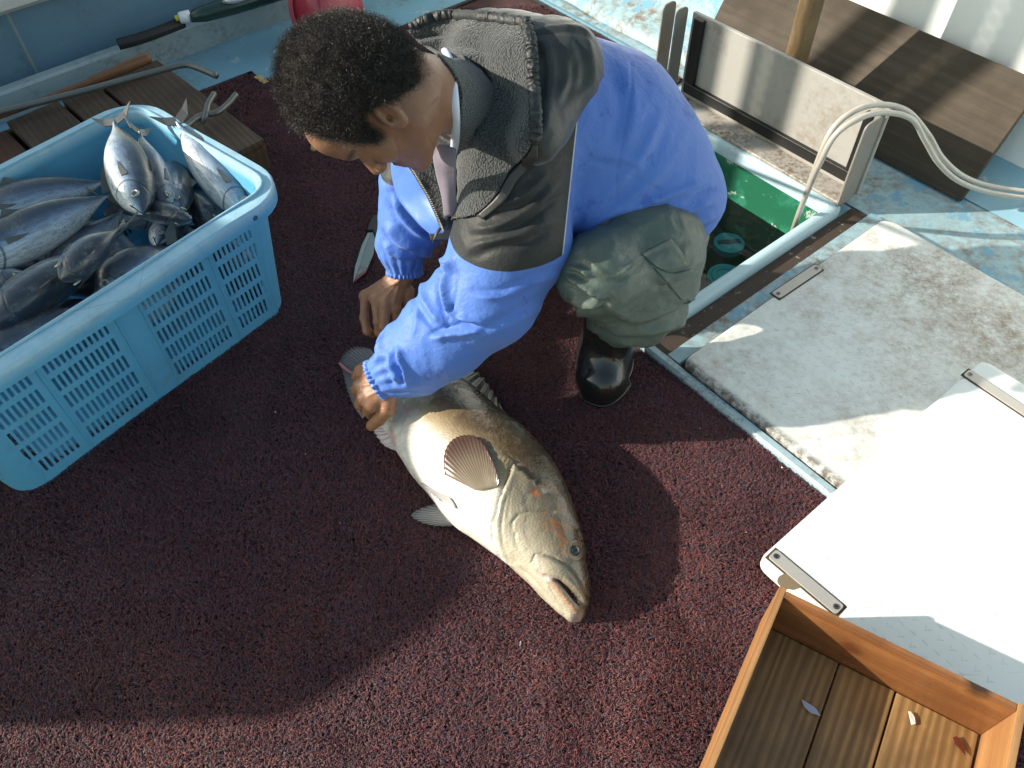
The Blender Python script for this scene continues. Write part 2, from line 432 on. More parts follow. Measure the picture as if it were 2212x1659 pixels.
# ------------------------------------------------------------------ fish hold
hold = thing('fish_hold', 'open green fish hold filled with dark water, behind the man', 'hold')
def ring(mb, o_, i_, prof, mi=0):
    """o_: closed outline; prof: list of (inset, z)"""
    k = len(o_); n = len(prof); vs = []
    o_ = [np.array(p) for p in o_]; cen = sum(o_) / k
    for ins, z in prof:
        for j, p in enumerate(o_):
            t_ = o_[(j + 1) % k] - o_[j - 1]; t_ /= np.linalg.norm(t_); nn = np.array([-t_[1], t_[0]])
            q = p + nn * ins
            vs.append((q[0], q[1], z))
    fs = [(i * k + j, i * k + (j + 1) % k, (i + 1) * k + (j + 1) % k, (i + 1) * k + j) for i in range(n - 1) for j in range(k)]
    mb.add(vs, fs, mi)
out = round_poly(abpoly([(HA0, HB0), (HA1, HB0), (HA1, HB1), (HA0, HB1)]), .045, 6)
mb = MB(); ring(mb, out, 0, [(0, .0), (0, .022), (.005, .031), (.014, .035), (.026, .034), (.034, .028), (.038, .016), (.039, -.01)])
rim = mb.build('rim', m_painted('rim_paint', (.42, .58, .64), (.16, .12, .08), .35, 12, .4, chips=.35, chipc=(.16, .40, .32), bump=.4), hold, smooth=True)
tg = NT('green_tank')
gcol = tg.mix(tg.ramp(tg.noise(9, 7, .7), [(.50, 0), (.56, 1)]), (.012, .115, .062), (.025, .18, .11))
gcol = tg.mix(tg.ramp(tg.noise(13, 6, .7), [(.60, 0), (.63, 1)]), gcol, (.33, .45, .38))
m_green = tg.out(gcol, .35, tg.bump(tg.noise(30, 4), .2, .003))
mb = MB(); ring(mb, out, 0, [(.039, -.008), (.041, -.10), (.045, -.62)]); 
mb.build('tank_wall', m_green, hold, smooth=True)
mb = MB(); mb.add([ab(HA0 + .03, HB0 + .03, -.6), ab(HA1 - .03, HB0 + .03, -.6), ab(HA1 - .03, HB1 - .03, -.6), ab(HA0 + .03, HB1 - .03, -.6)], [(0, 1, 2, 3)])
mb.build('tank_floor', m_painted('tank_floor_paint', (.015, .09, .075), amount=.5, scale=9), hold)
m_teal = m_plain('teal_plastic', (.14, .50, .55), .35)
def disc(cx, cy, z, r, ringed):
    c = at(cx, cy, z); m = MB(); n = 32
    m.prism([(c[0] + r * cos(2 * pi * i / n), c[1] + r * sin(2 * pi * i / n)) for i in range(n)], z - .02, z)
    if ringed:
        for rr in (r * .97, r * .72): m.tube([(c[0] + rr * cos(2 * pi * i / n), c[1] + rr * sin(2 * pi * i / n), z) for i in range(n + 1)], .006, 8)
        for q in range(3): m.box((c[0] - .012 + q * .02, c[1] - .02 + q * .012, z), (.014, 0, 0), (0, .012, 0), (0, 0, .008), 1 + (q == 1))
    else: m.box((c[0] - .035, c[1] - .008, z + .001), (.07, .004, 0), (-.001, .016, 0), (0, 0, .003), 1)
    return m.build('drain_cap', [m_teal, m_plain('dark_teal', (.01, .10, .12), .4), m_plain('red_mark', (.5, .06, .04), .4)], hold, smooth=False)
disc(1575, 524, -.22, .047, False); disc(1567, 598, -.22, .050, True)
mb = MB(); mb.tube([at(1700, 420, -.04), at(1683, 480, -.2), at(1676, 515, -.34)], .022, 14); mb.build('inlet_pipe', m_plain('pipe_teal', (.10, .40, .40), .35), hold, smooth=True)
t = NT('hold_water')
for n_ in list(t.t.nodes):
    if n_.type != 'OUTPUT_MATERIAL': t.t.nodes.remove(n_)
gl = t.n('ShaderNodeBsdfGlossy'); gl.inputs['Roughness'].default_value = .02
tp = t.n('ShaderNodeBsdfTransparent'); tp.inputs['Color'].default_value = (.50, .82, .78, 1)
fr = t.n('ShaderNodeFresnel'); fr.inputs['IOR'].default_value = 1.33
bp = t.bump(t.noise(14, 2), .15, .01); t.set(gl, 'Normal', bp); t.set(fr, 'Normal', bp)
mx = t.n('ShaderNodeMixShader'); t.t.links.new(fr.outputs[0], mx.inputs[0]); t.t.links.new(tp.outputs[0], mx.inputs[1]); t.t.links.new(gl.outputs[0], mx.inputs[2])
t.t.links.new(mx.outputs[0], [n_ for n_ in t.t.nodes if n_.type == 'OUTPUT_MATERIAL'][0].inputs[0])
mb = MB(); mb.add([ab(HA0 + .042, HB0 + .042, -.13), ab(HA1 - .042, HB0 + .042, -.13), ab(HA1 - .042, HB1 - .042, -.13), ab(HA0 + .042, HB1 - .042, -.13)], [(0, 1, 2, 3)])
struct(mb.build('water', t.m))

# ------------------------------------------------------------------ upright cover of the hold
m_cover = m_painted('cover_underside', (.36, .355, .33), (.20, .14, .09), .6, 5, .5)
m_rubber = m_plain('black_rubber', (.012, .012, .012), .45, bump=.6, bscale=60)
m_fl = m_painted('flange_paint', (.24, .23, .21), (.25, .16, .08), .7, 9, .5)
up = thing('upright_cover', 'grey white hold cover standing on edge behind the hold, black rubber seal round it', 'hatch cover')
BX0 = 1.872
mb = MB(); mb.box(ab(-1.475, BX0, .035), AX * .665, BX * .014, (0, 0, .272)); mb.build('panel', m_cover, up, bevel=.003)
mb = MB()
mb.box(ab(-1.455, BX0 - .016, .066), AX * .62, BX * .0155, (0, 0, .034)); mb.box(ab(-1.455, BX0 - .0165, .101), AX * .034, BX * .016, (0, 0, .200)); mb.box(ab(-.862, BX0 - .0165, .101), AX * .024, BX * .016, (0, 0, .178))
mb.build('gasket', m_rubber, up, bevel=.003)
mb = MB(); mb.box(ab(-1.49, BX0 - .076, .0365), AX * .672, BX * .075, (0, 0, .010)); mb.build('bottom_lip', m_painted('lip_paint', (.44, .42, .38), (.12, .07, .035), 1.0, 9, .5), up, bevel=.003)
def flange(a, w_, h, z0=.05, lean=0.0, name='side_flange'):
    m = MB(); p = round_poly([(0, 0), (w_, 0), (w_, h), (0, h)], [0, 0, .02, .02], 5); k = len(p)
    vs = [ab(a + lean * q[1] + s, BX0 - .001 - q[0], z0 + q[1]) for s in (0, .006) for q in p]
    m.add(vs, [tuple(range(k)), tuple(range(2 * k - 1, k - 1, -1))] + [(i, k + i, k + (i + 1) % k, (i + 1) % k) for i in range(k)])
    return m.build(name, m_fl, up, bevel=.0015)
flange(-.822, .078, .255, .03); flange(-1.497, .05, .29, .03); flange(-1.545, .055, .30, .02)
m_ = MB(); m_.box(ab(-.838, BX0 - .012, .05), AX * .016, BX * .010, (0, 0, .25)); m_.build('side_bar', m_fl, up, bevel=.002)

# ------------------------------------------------------------------ white hatch covers
def m_hatch(name, dirt):
    t = NT(name)
    v = t.mapping((1, 1, 1), (0, 0, -math.atan2(AX[1], AX[0])))
    n1 = t.noise(4.5, 8, .7); n2 = t.noise(38, 6, .75); n0 = t.noise(1.7, 3, .6)
    col = t.mix(t.noise(3, 4), (.70, .74, .72), (.78, .81, .79))
    d = t.math('MULTIPLY', t.ramp(n1, [(.50 - .10 * dirt, 0), (.72, 1)]), t.ramp(n2, [(.36, 0), (.66, 1)]))
    col = t.mix(t.math('MULTIPLY', d, .75 * dirt + .05), col, (.25, .16, .085))
    vo = t.ramp(t.voro(62), [(.0, 1), (.075, 0)])
    col = t.mix(t.math('MULTIPLY', vo, t.ramp(t.noise(9, 2), [(.5, 0), (.6, .8)])), col, (.10, .08, .06))
    sb = t.n('ShaderNodeVectorMath', operation='DOT_PRODUCT'); t.set(sb, 0, t.coord()); sb.inputs[1].default_value = tuple(BX); 
    if dirt > .5:
        far_ = t.math('MULTIPLY', t.ramp(t.math('MULTIPLY_ADD', sb.outputs['Value'], 1.0, -.9), [(.25, .15), (.85, 1)]), t.math('MULTIPLY', t.ramp(t.noise(3.2, 7, .72), [(.43, 0), (.58, 1)]), t.ramp(t.noise(26, 8, .85), [(.40, 0), (.60, 1)])))
        col = t.mix(t.math('MULTIPLY', far_, .85), col, (.20, .125, .06))
        edge_d = t.ramp(t.math('SUBTRACT', sb.outputs['Value'], 1.058), [(.0, 1), (.008, .8), (.020, 0)])
        col = t.mix(t.math('MULTIPLY', edge_d, t.ramp(t.noise(30, 6, .75), [(.36, 0), (.56, .9)])), col, (.06, .04, .025))
    scr = t.ramp(t.noise(7, 4, .7, vec=t.mapping((1, 14, 1), (0, 0, .9))), [(.66, 0), (.70, .3)])
    col = t.mix(scr, col, (.40, .36, .30))
    h = n2
    return t.out(col, t.math('MULTIPLY_ADD', n1, .3, .25), t.bump(h, .30, .0010))
m_steel = m_plain('brushed_steel', (.46, .44, .41), .5, .35, .15, 300)
m_screw = m_plain('screw_steel', (.22, .21, .2), .35, .9)
t = NT('stud_grime'); t.out(t.mix(t.ramp(t.noise(45, 5, .8), [(.42, 0), (.60, 1)]), (.66, .68, .66), (.22, .17, .12)), .6); m_studg = t.m
m_grime = m_plain('grime', (.07, .045, .025), .9)
def cover(label, a0, a1, b0, b1, z0, z1, dirt, rot, strips, notches=True):
    th_ = thing('hatch_cover', label, 'hatch cover', 'white hatch covers on the hold', loc=ab((a0 + a1) / 2, (b0 + b1) / 2, z0))
    inv = Matrix.Translation(-Vector(th_.location))
    mb = MB(); o_ = round_poly(abpoly([(a0, b0), (a1, b0), (a1, b1), (a0, b1)]), .028, 6)
    ring(mb, o_, 0, [(.004, z0), (0, z0 + .004), (0, z1 - .008), (0+.0025, z1 - .0025), (.009, z1), (.016, z1 - .0002)])
    k = len(o_); n_ = len(mb.v); mb.f.append(tuple(range(n_ - k, n_))); mb.m.append(0); mb.f.append(tuple(range(k))[::-1]); mb.m.append(0)
    mh_ = m_hatch('hatch_gelcoat', dirt); o = mb.build('panel', mh_, th_, smooth=True)
    md = o.modifiers.new('e', 'EDGE_SPLIT'); md.split_angle = radians(40)
    for (sa, sb, da, db) in strips:
        s = MB(); d = AX * da + BX * db; L = np.linalg.norm(d); d /= L; nn = np.array([-d[1], d[0], 0]) * .0125
        c = ab(sa, sb)
        pl = round_poly([(c - nn)[:2], (c + d * L - nn)[:2], (c + d * L + nn)[:2], (c + nn)[:2]], .006, 4)
        s.prism(pl, z1 + .0005, z1 + .0035)
        so_ = s.build('steel_strip', m_steel, th_, bevel=.0006)
        for f_ in (.06, .94):
            m = MB(); q = c + d * L * f_; m.prism([(q[0] + .0055 * cos(i * pi / 8), q[1] + .0055 * sin(i * pi / 8)) for i in range(16)], z1 + .0036, z1 + .0046)
            m.box(q + np.array([-.0042, -.0006, z1 + .0047]), (.0084, 0, 0), (0, .0012, 0), (0, 0, .0004), 1); m.box(q + np.array([-.0006, -.0042, z1 + .0049]), (.0012, 0, 0), (0, .0084, 0), (0, 0, .0004), 1)
            m.build('screw', [m_screw, m_rubber], so_)
        gm = MB(); nn2 = nn * 1.28; gp = [(c - nn2 - d * .004), (c + d * (L + .004) - nn2), (c + d * (L + .004) + nn2), (c + nn2 - d * .004)]
        gm.prism([q[:2] for q in gp], z1 + .0001, z1 + .0004); gm.build('grime_line', m_grime, th_)
    st = MB(); rg_ = np.random.default_rng(int(abs(a0) * 1000))
    na, nb_ = int((a1 - a0 - .10) / .0235), int((b1 - b0 - .10) / .0235)
    for i in range(na):
        for j in range(nb_):
            aa, bb = a0 + .055 + .0235 * i + .0118 * (j % 2), b0 + .055 + .0235 * j
            if any(abs(aa - sa - da / 2) < abs(da) / 2 + .02 and abs(bb - sb - db / 2) < abs(db) / 2 + .02 for (sa, sb, da, db) in strips): continue
            c = ab(aa, bb); th0 = (j % 2) * pi / 3 + .5; ring_ = []
            for q in range(12):
                ang = th0 + q * pi / 6; rr = .0074 if q % 4 == 0 else (.0044 if q % 2 else .0026); rr = {0: .0078, 1: .0042, 2: .0026, 3: .0042}[q % 4]
                ring_.append((cos(ang) * rr, sin(ang) * rr))
            vs = [c + [x, y, z1 - .0012] for x, y in ring_] + [c + [x * .82, y * .82, z1 + .00022] for x, y in ring_]
            wear = rg_.random() < (.65 if dirt > .5 else .35)
            st.add(vs, [tuple(range(12, 24))], 0); st.add(vs, [(q, (q + 1) % 12, 12 + (q + 1) % 12, 12 + q) for q in range(12)], 1 if wear else 0)
    so2 = st.build('stud_pattern', [mh_, m_studg], th_); so2['kind'] = 'stuff'
    for o in th_.children: o.matrix_parent_inverse = inv
    return th_
c1 = cover('stained white hatch cover beside the open hold, partly under another cover', -.705, .12, 1.058, 1.853, .012, .040, 1.0, 0, [(-.700, 1.385, .004, .165)])
c2 = cover('cleaner white hatch cover lying over its neighbour with its near corner over the carpet', -.262, .208, .782, 1.56, .041, .066, .12, 0, [(-.252, .812, .150, .004), (-.262, 1.49, .152, -.004)])
# flat brown disc for the shade in the hand recess of the top cover
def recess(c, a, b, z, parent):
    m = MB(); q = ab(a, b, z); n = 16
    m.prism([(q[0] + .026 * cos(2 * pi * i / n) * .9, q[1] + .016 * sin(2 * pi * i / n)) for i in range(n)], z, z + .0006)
    o = m.build('recess_shade_disc', m_plain('recess_shade', (.20, .15, .09), .6), parent); o.matrix_parent_inverse = Matrix.Translation(-Vector(parent.location))
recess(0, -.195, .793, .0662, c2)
# ------------------------------------------------------------------ unseen shapes added left of view to cast the big shade and wall stripes
TAN = math.tan(SUN_EL)
cb = MB(); X0 = -2.75
edge_ = [(.437, -.904), (.436, -.381), (.474, -.296), (.521, -.218), (.592, -.137), (.677, -.051), (.85, .0), (.95, .02), (1.03, .07), (1.10, .15), (1.2, .19), (1.36, .15), (1.46, -.04), (1.56, -.12), (1.75, -.17), (2.0, -.10), (2.5, -.02), (4.0, .02)]
pl = [(y, (x - X0) * TAN) for y, x in edge_]  # upper edge of the added panel, cut so its shadow follows the wanted outline
poly = [(.437, 0)] + pl + [(4.0, 0)]
n = len(poly)
cb.add([(X0, y, z) for y, z in poly] + [(X0 - .06, y, z) for y, z in poly], [tuple(range(n)), tuple(range(2 * n - 1, n - 1, -1))] + [(i, n + i, n + (i + 1) % n, (i + 1) % n) for i in range(n)])
tag(cb.build('shade_panel', m_white), 'unseen white panel with a shaped upper edge, added left of view to cast the big shade', 'shade panel')
def post(y, w_, h=2.6):  # post added for the shade stripe on the white wall
    m = MB(); m.tube([(X0 + .2, y, 0), (X0 + .2, y, h)], w_ / 2, 14)
    return m.build('stripe_post', m_white, smooth=True)
tag(post(2.272, .115), 'thick white unseen post added to cast a shade stripe on the white wall', 'post', 'added posts left of view')
o = thing('stripe_ladder', 'unseen white ladder shape added left of view to cast dotted shade on the wall', 'ladder')
m = MB(); m.box((X0 + .2, 2.005, 0), (.03, 0, 0), (0, .085, 0), (0, 0, 2.6)); m.box((X0 + .2, 2.104, 0), (.03, 0, 0), (0, .04, 0), (0, 0, 2.6)); m.build('rail', m_white, o)
for i in range(65):  # added rungs break the gap between the rails into dots of sun
    m = MB(); m.box((X0 + .205, 2.09, .02 + i * .04), (.02, 0, 0), (0, .014, 0), (0, 0, .018)); m.build('rung', m_white, o)

# ------------------------------------------------------------------ dark plank leaning on the white wall
along = math.atan2(AX[1], AX[0])
m_dkwood = m_wood('weathered_plank', (.062, .047, .031), (.088, .066, .042), along, dirt=.5, rough=.75, knots=False)
m_cleat = m_wood('cleat_wood', (.20, .13, .06), (.28, .19, .095), along + pi / 2, dirt=.35, rough=.7, knots=False, seed=3)
pk = thing('plank', 'long weathered dark plank leaning against the white wall', 'plank', loc=ab(-1, 2.1))
mb = MB()
b0v = ab(0, 2.10, .012); up_ = BX * .175 + np.array([0, 0, .292]); un = up_ / np.linalg.norm(up_); nn = np.cross(un, AX); nn /= np.linalg.norm(nn); nn = nn if nn[2] > 0 else -nn
mb.box(AX * -1.62 + b0v, AX * .995, up_, -nn * .024)
o = mb.build('board', m_dkwood, pk, bevel=.002); o.matrix_parent_inverse = Matrix.Translation(-Vector(pk.location))
mb = MB(); d_ = at(1697, 112, 0) - CP; q0 = CP + d_ * ((1.965 - 0) / (d_ @ BX))
mb.box(np.array([q0[0], q0[1], .004]), AX * .050, BX * .045, (0, 0, .85))
tag(mb.build('timber', m_cleat, bevel=.002), 'upright tan timber standing between the hold cover and the dark plank', 'timber')

# ------------------------------------------------------------------ clear hoses running from the hold over its cover
t = NT('hose_plastic'); t.out(t.mix(t.noise(22, 4), (.36, .32, .27), (.52, .50, .46)), .22, Specular_IOR_Level=.7, Subsurface_Weight=.0)
for j, (off, lab) in enumerate(((0, 'clear grey hose rising from the hold in a high arch, the upper of two'), (1, 'clear grey hose rising from the hold just under its twin'))):
    h = [(1708, 512, -.16), (1722, 470, .0), (1745, 410, .14), (1768, 345, .26), (1798, 280, .34), (1845, 240, .375), (1900, 226, .37), (1960, 240, .34), (2005, 290, .27), (2035, 340, .19), (2080, 380, .12), (2140, 402, .08), (2230, 415, .06), (2330, 420, .04)]
    pts = []
    for i, (x, y, z) in enumerate(h):
        k = min(1, max(0, (i - 2) / 3)) if i < 7 else 1
        dx, dy = (9, 13) if 2 < i < 8 else (-8, 9) if i < 11 else (0, 11)
        pts.append(at(x + off * dx * (k if i < 7 else 1), y + off * dy * (k + .3), z - off * .004))
    m = MB(); m.tube(spline(pts, 8), .0072, 10)
    tag(m.build('hose', t.m, smooth=True), lab, 'hose', 'clear hoses out of the hold')

# ------------------------------------------------------------------ blue fish crate
E1 = np.array([cos(radians(50)), sin(radians(50)), 0]); E2 = np.array([-E1[1], E1[0], 0]); CO = np.array([-.551, 1.450, .006])
def cr(u, v, z=0): return CO + E1 * u + E2 * v + np.array([0, 0, z])
t = NT('crate_plastic')
n1 = t.noise(3, 5, .6); n2 = t.noise(26, 7, .75)
col = t.mix(n1, (.115, .40, .63), (.145, .46, .68))
col = t.mix(t.math('MULTIPLY', t.ramp(t.noise(8, 8, .7), [(.5, 0), (.7, 1)]), t.ramp(n2, [(.4, 0), (.62, .55)])), col, (.16, .17, .15))
sepz = t.n('ShaderNodeSeparateXYZ'); t.set(sepz, 0, t.coord()); rimw = t.ramp(sepz.outputs[2], [(.315, 0), (.335, 1)])
col = t.mix(t.math('MULTIPLY', rimw, t.ramp(n2, [(.3, .75), (.7, .35)])), col, (.50, .67, .72))
crk = t.ramp(t.voro(7, vec=t.mapping((1, 1, 1), vec=t.coord()), feature='DISTANCE_TO_EDGE'), [(.0, 1), (.006, 0)])
col = t.mix(t.math('MULTIPLY', crk, t.ramp(t.noise(2.2, 2), [(.52, 0), (.6, .5)])), col, (.10, .12, .10))
m_crate = t.out(col, .36, t.bump(n2, .12, .001), Subsurface_Weight=.06, Subsurface_Radius=(.01, .02, .03), Subsurface_Scale=.5)
crate = thing('fish_crate', 'light blue slotted plastic crate heaped with silver fish', 'crate', loc=cr(-.36, .26))
CINV = Matrix.Translation(-Vector(crate.location))
def slots(a, b, p=.0123, w=.0066):
    r = []; x = a
    while x + w <= b + 1e-6: r.append((x, x + w)); x += p
    return r
near_sl = slots(-.676, -.576) + slots(-.553, -.400) + slots(-.328, -.168) + slots(-.143, -.038)
end_sl = slots(.06, .20) + slots(.32, .46)
zr = [(.034 + .0525 * i, .034 + .0525 * i + .039) for i in range(5)]
rc = .07
def per(z):
    """outline at height z with matching points; returns xy list and interval tags"""
    f_ = z / .33; U0, U1, V0, V1 = -.73 - .05 * f_, .0 + .05 * f_, .0 + .004 * f_ + .004, .52 + .02 * f_
    pts = []; tg_ = []
    def side(p0, p1, brk, L, name):
        # brk: list of distances along the side, in its bottom coordinates
        p0, p1 = np.array(p0), np.array(p1); d = (p1 - p0) / np.linalg.norm(p1 - p0); mid = (p0 + p1) / 2
        xs = [rc] + sorted(brk) + [L - rc]; Lr = np.linalg.norm(p1 - p0)
        xs = [rc] + [q for q in xs[1:-1]] + [L - rc]
        for i, q in enumerate(xs):
            qq = rc if i == 0 else (Lr - rc if i == len(xs) - 1 else Lr / 2 + (q - L / 2))
            pts.append(p0 + d * qq); tg_.append((name, q))
        c0 = p1; nxt = np.array([-d[1], d[0]])
        s_, e_ = p1 - d * rc, p1 + nxt * rc
        for j in range(1, 7):
            tt = j / 7; pts.append((1 - tt) ** 2 * s_ + 2 * tt * (1 - tt) * p1 + tt * tt * e_); tg_.append(('c', 0))
    brk = sorted(set(round(q + .73, 5) for s_ in near_sl for q in s_))
    side((U0, V0), (U1, V0), brk, .73, 'near')
    be = sorted(set([round(q, 5) for s_ in end_sl for q in s_] + [.20, .33]))
    side((U1, V0), (U1, V1), be, .52, 'end')
    side((U1, V1), (U0, V1), [round(.73 - q, 5) for q in brk], .73, 'far')
    side((U0, V1), (U0, V0), be, .52, 'end')
    return pts, tg_
zl = [.0] + [q for a in zr for q in a] + [.315, .345]
rows = []; 
for z in zl:
    pts, tg_ = per(z); rows.append([cr(p[0], p[1], z) for p in pts])
nper = len(rows[0]); fs = []
near_set = set(round(a + .73, 4) for a, b in near_sl); far_set = set(round(.73 - (b + .73) , 4) for a, b in near_sl) | set(round(.73 - b - .73 + .0, 4) for a, b in near_sl)
far_set = set(round(.73 - (.73 + b) , 4) for a, b in near_sl); far_set = set(round(-b, 4) for a, b in near_sl)
end_set = set(round(a, 4) for a, b in end_sl)
for i in range(len(zl) - 1):
    slotrow = any(abs(zl[i] - a) < 1e-6 for a, b in zr)
    for j in range(nper):
        nm, q = tg_[j]; hole = False
        if slotrow and nm == 'near' and round(q, 4) in near_set: hole = True
        if slotrow and nm == 'far' and round(q, 4) in far_set and zl[i] < .12: hole = True
        if slotrow and nm == 'end' and round(q, 4) in end_set and zl[i] < .17: hole = True
        if nm == 'end' and .2 <= q < .33 and abs(zl[i] - zr[4][0]) < 1e-6: hole = True
        if not hole: fs.append((i * nper + j, i * nper + (j + 1) % nper, (i + 1) * nper + (j + 1) % nper, (i + 1) * nper + j))
vs = [v for r in rows for v in r]
o = mesh_obj('wall', vs, fs, m_crate, crate, smooth=False)
md = o.modifiers.new('s', 'SOLIDIFY'); md.thickness = .0035; md.offset = 0; o.matrix_parent_inverse = CINV
pts, _ = per(0); mb = MB(); base_ = [cr(p[0], p[1], .004)[:2] for p in pts]; mb.prism(base_, .006, .012)
o = mb.build('floor', m_crate, crate); o.matrix_parent_inverse = CINV
# rim: wide rolled lip, handles raised a little at both ends
def rpoly(u0, u1, v0, v1, r, n=8):
    out_ = []
    cs = [(u1 - r, v0 + r, -90), (u1 - r, v1 - r, 0), (u0 + r, v1 - r, 90), (u0 + r, v0 + r, 180)]
    for cx, cy, a0 in cs:
        for j in range(n + 1):
            a = radians(a0 + 90 * j / n); out_.append((cx + r * cos(a), cy + r * sin(a)))
    return out_
def dens(p, k=10):
    o_ = []
    for i in range(len(p)):
        a, b = np.array(p[i]), np.array(p[(i + 1) % len(p)]); L = np.linalg.norm(b - a); m_ = k if L > .1 else 1
        for j in range(m_): o_.append(a + (b - a) * j / m_)
    return o_
PR = [(-.033, .285), (-.033, .318), (-.030, .330), (-.022, .337), (.0, .338), (.006, .335), (.009, .326), (.009, .300)]
prof_ = [(-.033, .298), (-.0335, .326), (-.0325, .333), (-.029, .3375), (.000, .3395), (.004, .338), (.0065, .333), (.007, .305)]
outl = dens(rpoly(-.782, .052, .004, .542, .085))
k = len(outl); vs = []; c_ = np.array([-.365, .273])
for ins, z in prof_:
    for j, p in enumerate(outl):
        tt = outl[(j + 1) % k] - outl[j - 1]; tt /= np.linalg.norm(tt); nrm = np.array([-tt[1], tt[0]])
        q = p + nrm * ins
        zz = z
        if q[0] < -.35 and abs(p[1] - .004) < .01 or False: pass
        zz -= .006 * (mn.noise(Vector((q[0] * 4, q[1] * 4, 0))))
        vs.append(cr(q[0], q[1], zz))
fs = [(i * k + j, i * k + (j + 1) % k, (i + 1) * k + (j + 1) % k, (i + 1) * k + j) for i in range(len(prof_) - 1) for j in range(k)]
o = mesh_obj('rim', vs, fs, m_crate, crate, smooth=True); o.matrix_parent_inverse = CINV; md = o.modifiers.new('e', 'EDGE_SPLIT'); md.split_angle = radians(32)
for u in (-.565, -.39, -.335, -.155):
    mb = MB(); mb.box(cr(u - .0015, .000, .015), E1 * .003, E2 * .010, (0, 0, .285))
    o = mb.build('stiffener', m_crate, crate); o.matrix_parent_inverse = CINV
mb = MB(); q = cr(-.036, -.0290, .318); mb.tube([q, q - E2 * .0008], .0065, 14, mi=0); o = mb.build('hole_disc', m_plain('dark_hole', (.03, .12, .24), .6), crate); o.matrix_parent_inverse = CINV  # flush dark disc standing in for the shade inside a hole

# ------------------------------------------------------------------ wooden box, lower right
ba = math.radians(-31.9)
W1 = np.array([cos(ba), sin(ba), 0]); W2 = np.array([-sin(ba), cos(ba), 0]) * -1   # W1: along the far wall, W2: towards the camera
BT = np.array([.4316, .5703, 0])      # outer far-left corner of the rim, seen from above
m_w_far = m_wood('box_wood_long', (.24, .095, .032), (.46, .20, .07), ba, dirt=.75, dark=(.10, .04, .018), spots=[(at(2112, 1478, .2), .016, (.015, .010, .008)), (at(1840, 1395, .15), .014, (.10, .03, .012)), (at(2040, 1500, .12), .008, (.04, .02, .01))], rough=.38, seed=1, wet=True)
m_w_side = m_wood('box_wood_side', (.42, .20, .075), (.56, .30, .12), ba + pi / 2, spots=[(at(1662, 1643, .205), .006, (.02, .012, .008))], dirt=.35, dark=(.16, .08, .035), rough=.45, seed=2)
m_w_floor = m_wood('box_wood_floor', (.26, .14, .05), (.46, .28, .11), ba + pi / 2, dirt=.7, rough=.5, seed=5, grain=1.3, wet=True, dark=(.075, .045, .022))
bx = thing('wooden_box', 'shallow orange brown wooden box with plank bottom, empty but for scraps', 'box', loc=(BT[0], BT[1], .07))
BINV = Matrix.Translation(-Vector(bx.location))
ZB, ZT, TH, LW, LD = .0685, .205, .0125, .380, .62
def wb(name, u0, u1, v0, v1, z0, z1, m_, bev=.0012, shear=None):
    mb = MB(); mb.box(BT + W1 * u0 + W2 * v0 + [0, 0, z0], W1 * (u1 - u0), W2 * (v1 - v0), (0, 0, z1 - z0))
    # keep faces outward whatever the handedness
    o = mb.build(name, m_, bx, bevel=bev); o.matrix_parent_inverse = BINV
    b_ = bmesh.new(); b_.from_mesh(o.data); bmesh.ops.recalc_face_normals(b_, faces=b_.faces); b_.to_mesh(o.data); b_.free()
    return o
wb('side_wall', TH, LW - TH, 0, TH, ZB + .009, ZT - .0005, m_w_far)
wb('side_wall', 0, TH - .0004, -.004, LD, ZB + .0, ZT, m_w_side)
wb('side_wall', LW - TH + .0004, LW, -.003, LD, ZB + .0, ZT, m_w_side)
wb('side_wall', TH, LW - TH, LD - TH, LD, ZB + .009, ZT - .001, m_w_far)
u = TH + .001
for w_ in (.127, .094, .145):
    e = min(u + w_, LW - TH - .001)
    wb('bottom_plank', u, e - .003, TH + .001, LD - TH - .001, ZB + .008 + .001 * rng.random(), ZB + .018 + .002 * rng.random(), m_w_floor, .002)
    u = e
# little things lying in the box
def scrap(x, y, z, s, lab, col, pts, cat='scrap', name='plastic_scrap', rough=.3):
    c = at(x, y, z); mb = MB(); n_ = len(pts)
    vs = [(c[0] + px * s, c[1] + py * s, z + .001 + .002 * abs(sin(3 * i))) for i, (px, py) in enumerate(pts)]
    vs += [(v[0], v[1], v[2] + .0009) for v in vs]
    mb.add(vs, [tuple(range(n_))[::-1], tuple(range(n_, 2 * n_))] + [(i, (i + 1) % n_, n_ + (i + 1) % n_, n_ + i) for i in range(n_)])
    return tag(mb.build(name, m_plain(name + '_stuff', col, rough), smooth=False), lab, cat)
ZF = ZB + .021
scrap(1750, 1530, ZF, .011, 'torn bluish plastic scrap lying on the left bottom plank of the wooden box', (.42, .44, .52), [(-1, 1.3), (-.9, .2), (-.2, -.7), (1.2, -1.2), (.8, -.2), (.3, .3)])
scrap(1969, 1553, ZF, .008, 'small white wet scrap in the gap between two bottom planks of the box', (.75, .72, .68), [(-.5, -1.2), (.4, -1), (.6, .2), (.2, 1.3), (-.3, 1.4), (-.4, .2)], name='fish_scrap')
scrap(2072, 1610, ZF, .010, 'dark red wet smear of fish blood on the right bottom plank of the box', (.09, .02, .01), [(-.6, 1.2), (-.7, .2), (-.2, -.6), (.3, -1.6), (.6, -.5), (.3, .4), (0, 1.3)], 'stain', 'blood_smear', .12)

# ------------------------------------------------------------------ upper left clutter
ang_b = math.atan2(BX[1], BX[0])
m_bench = m_wood('bench_wood', (.085, .050, .028), (.15, .09, .05), along, dirt=.45, rough=.7, knots=False, seed=8)
m_bench2 = m_wood('bench_wood_red', (.11, .040, .018), (.15, .058, .026), along, dirt=.35, rough=.65, knots=False, seed=9)
bn = thing('wooden_platform', 'low brown slatted wooden platform between the blue crate and the far wall', 'platform')
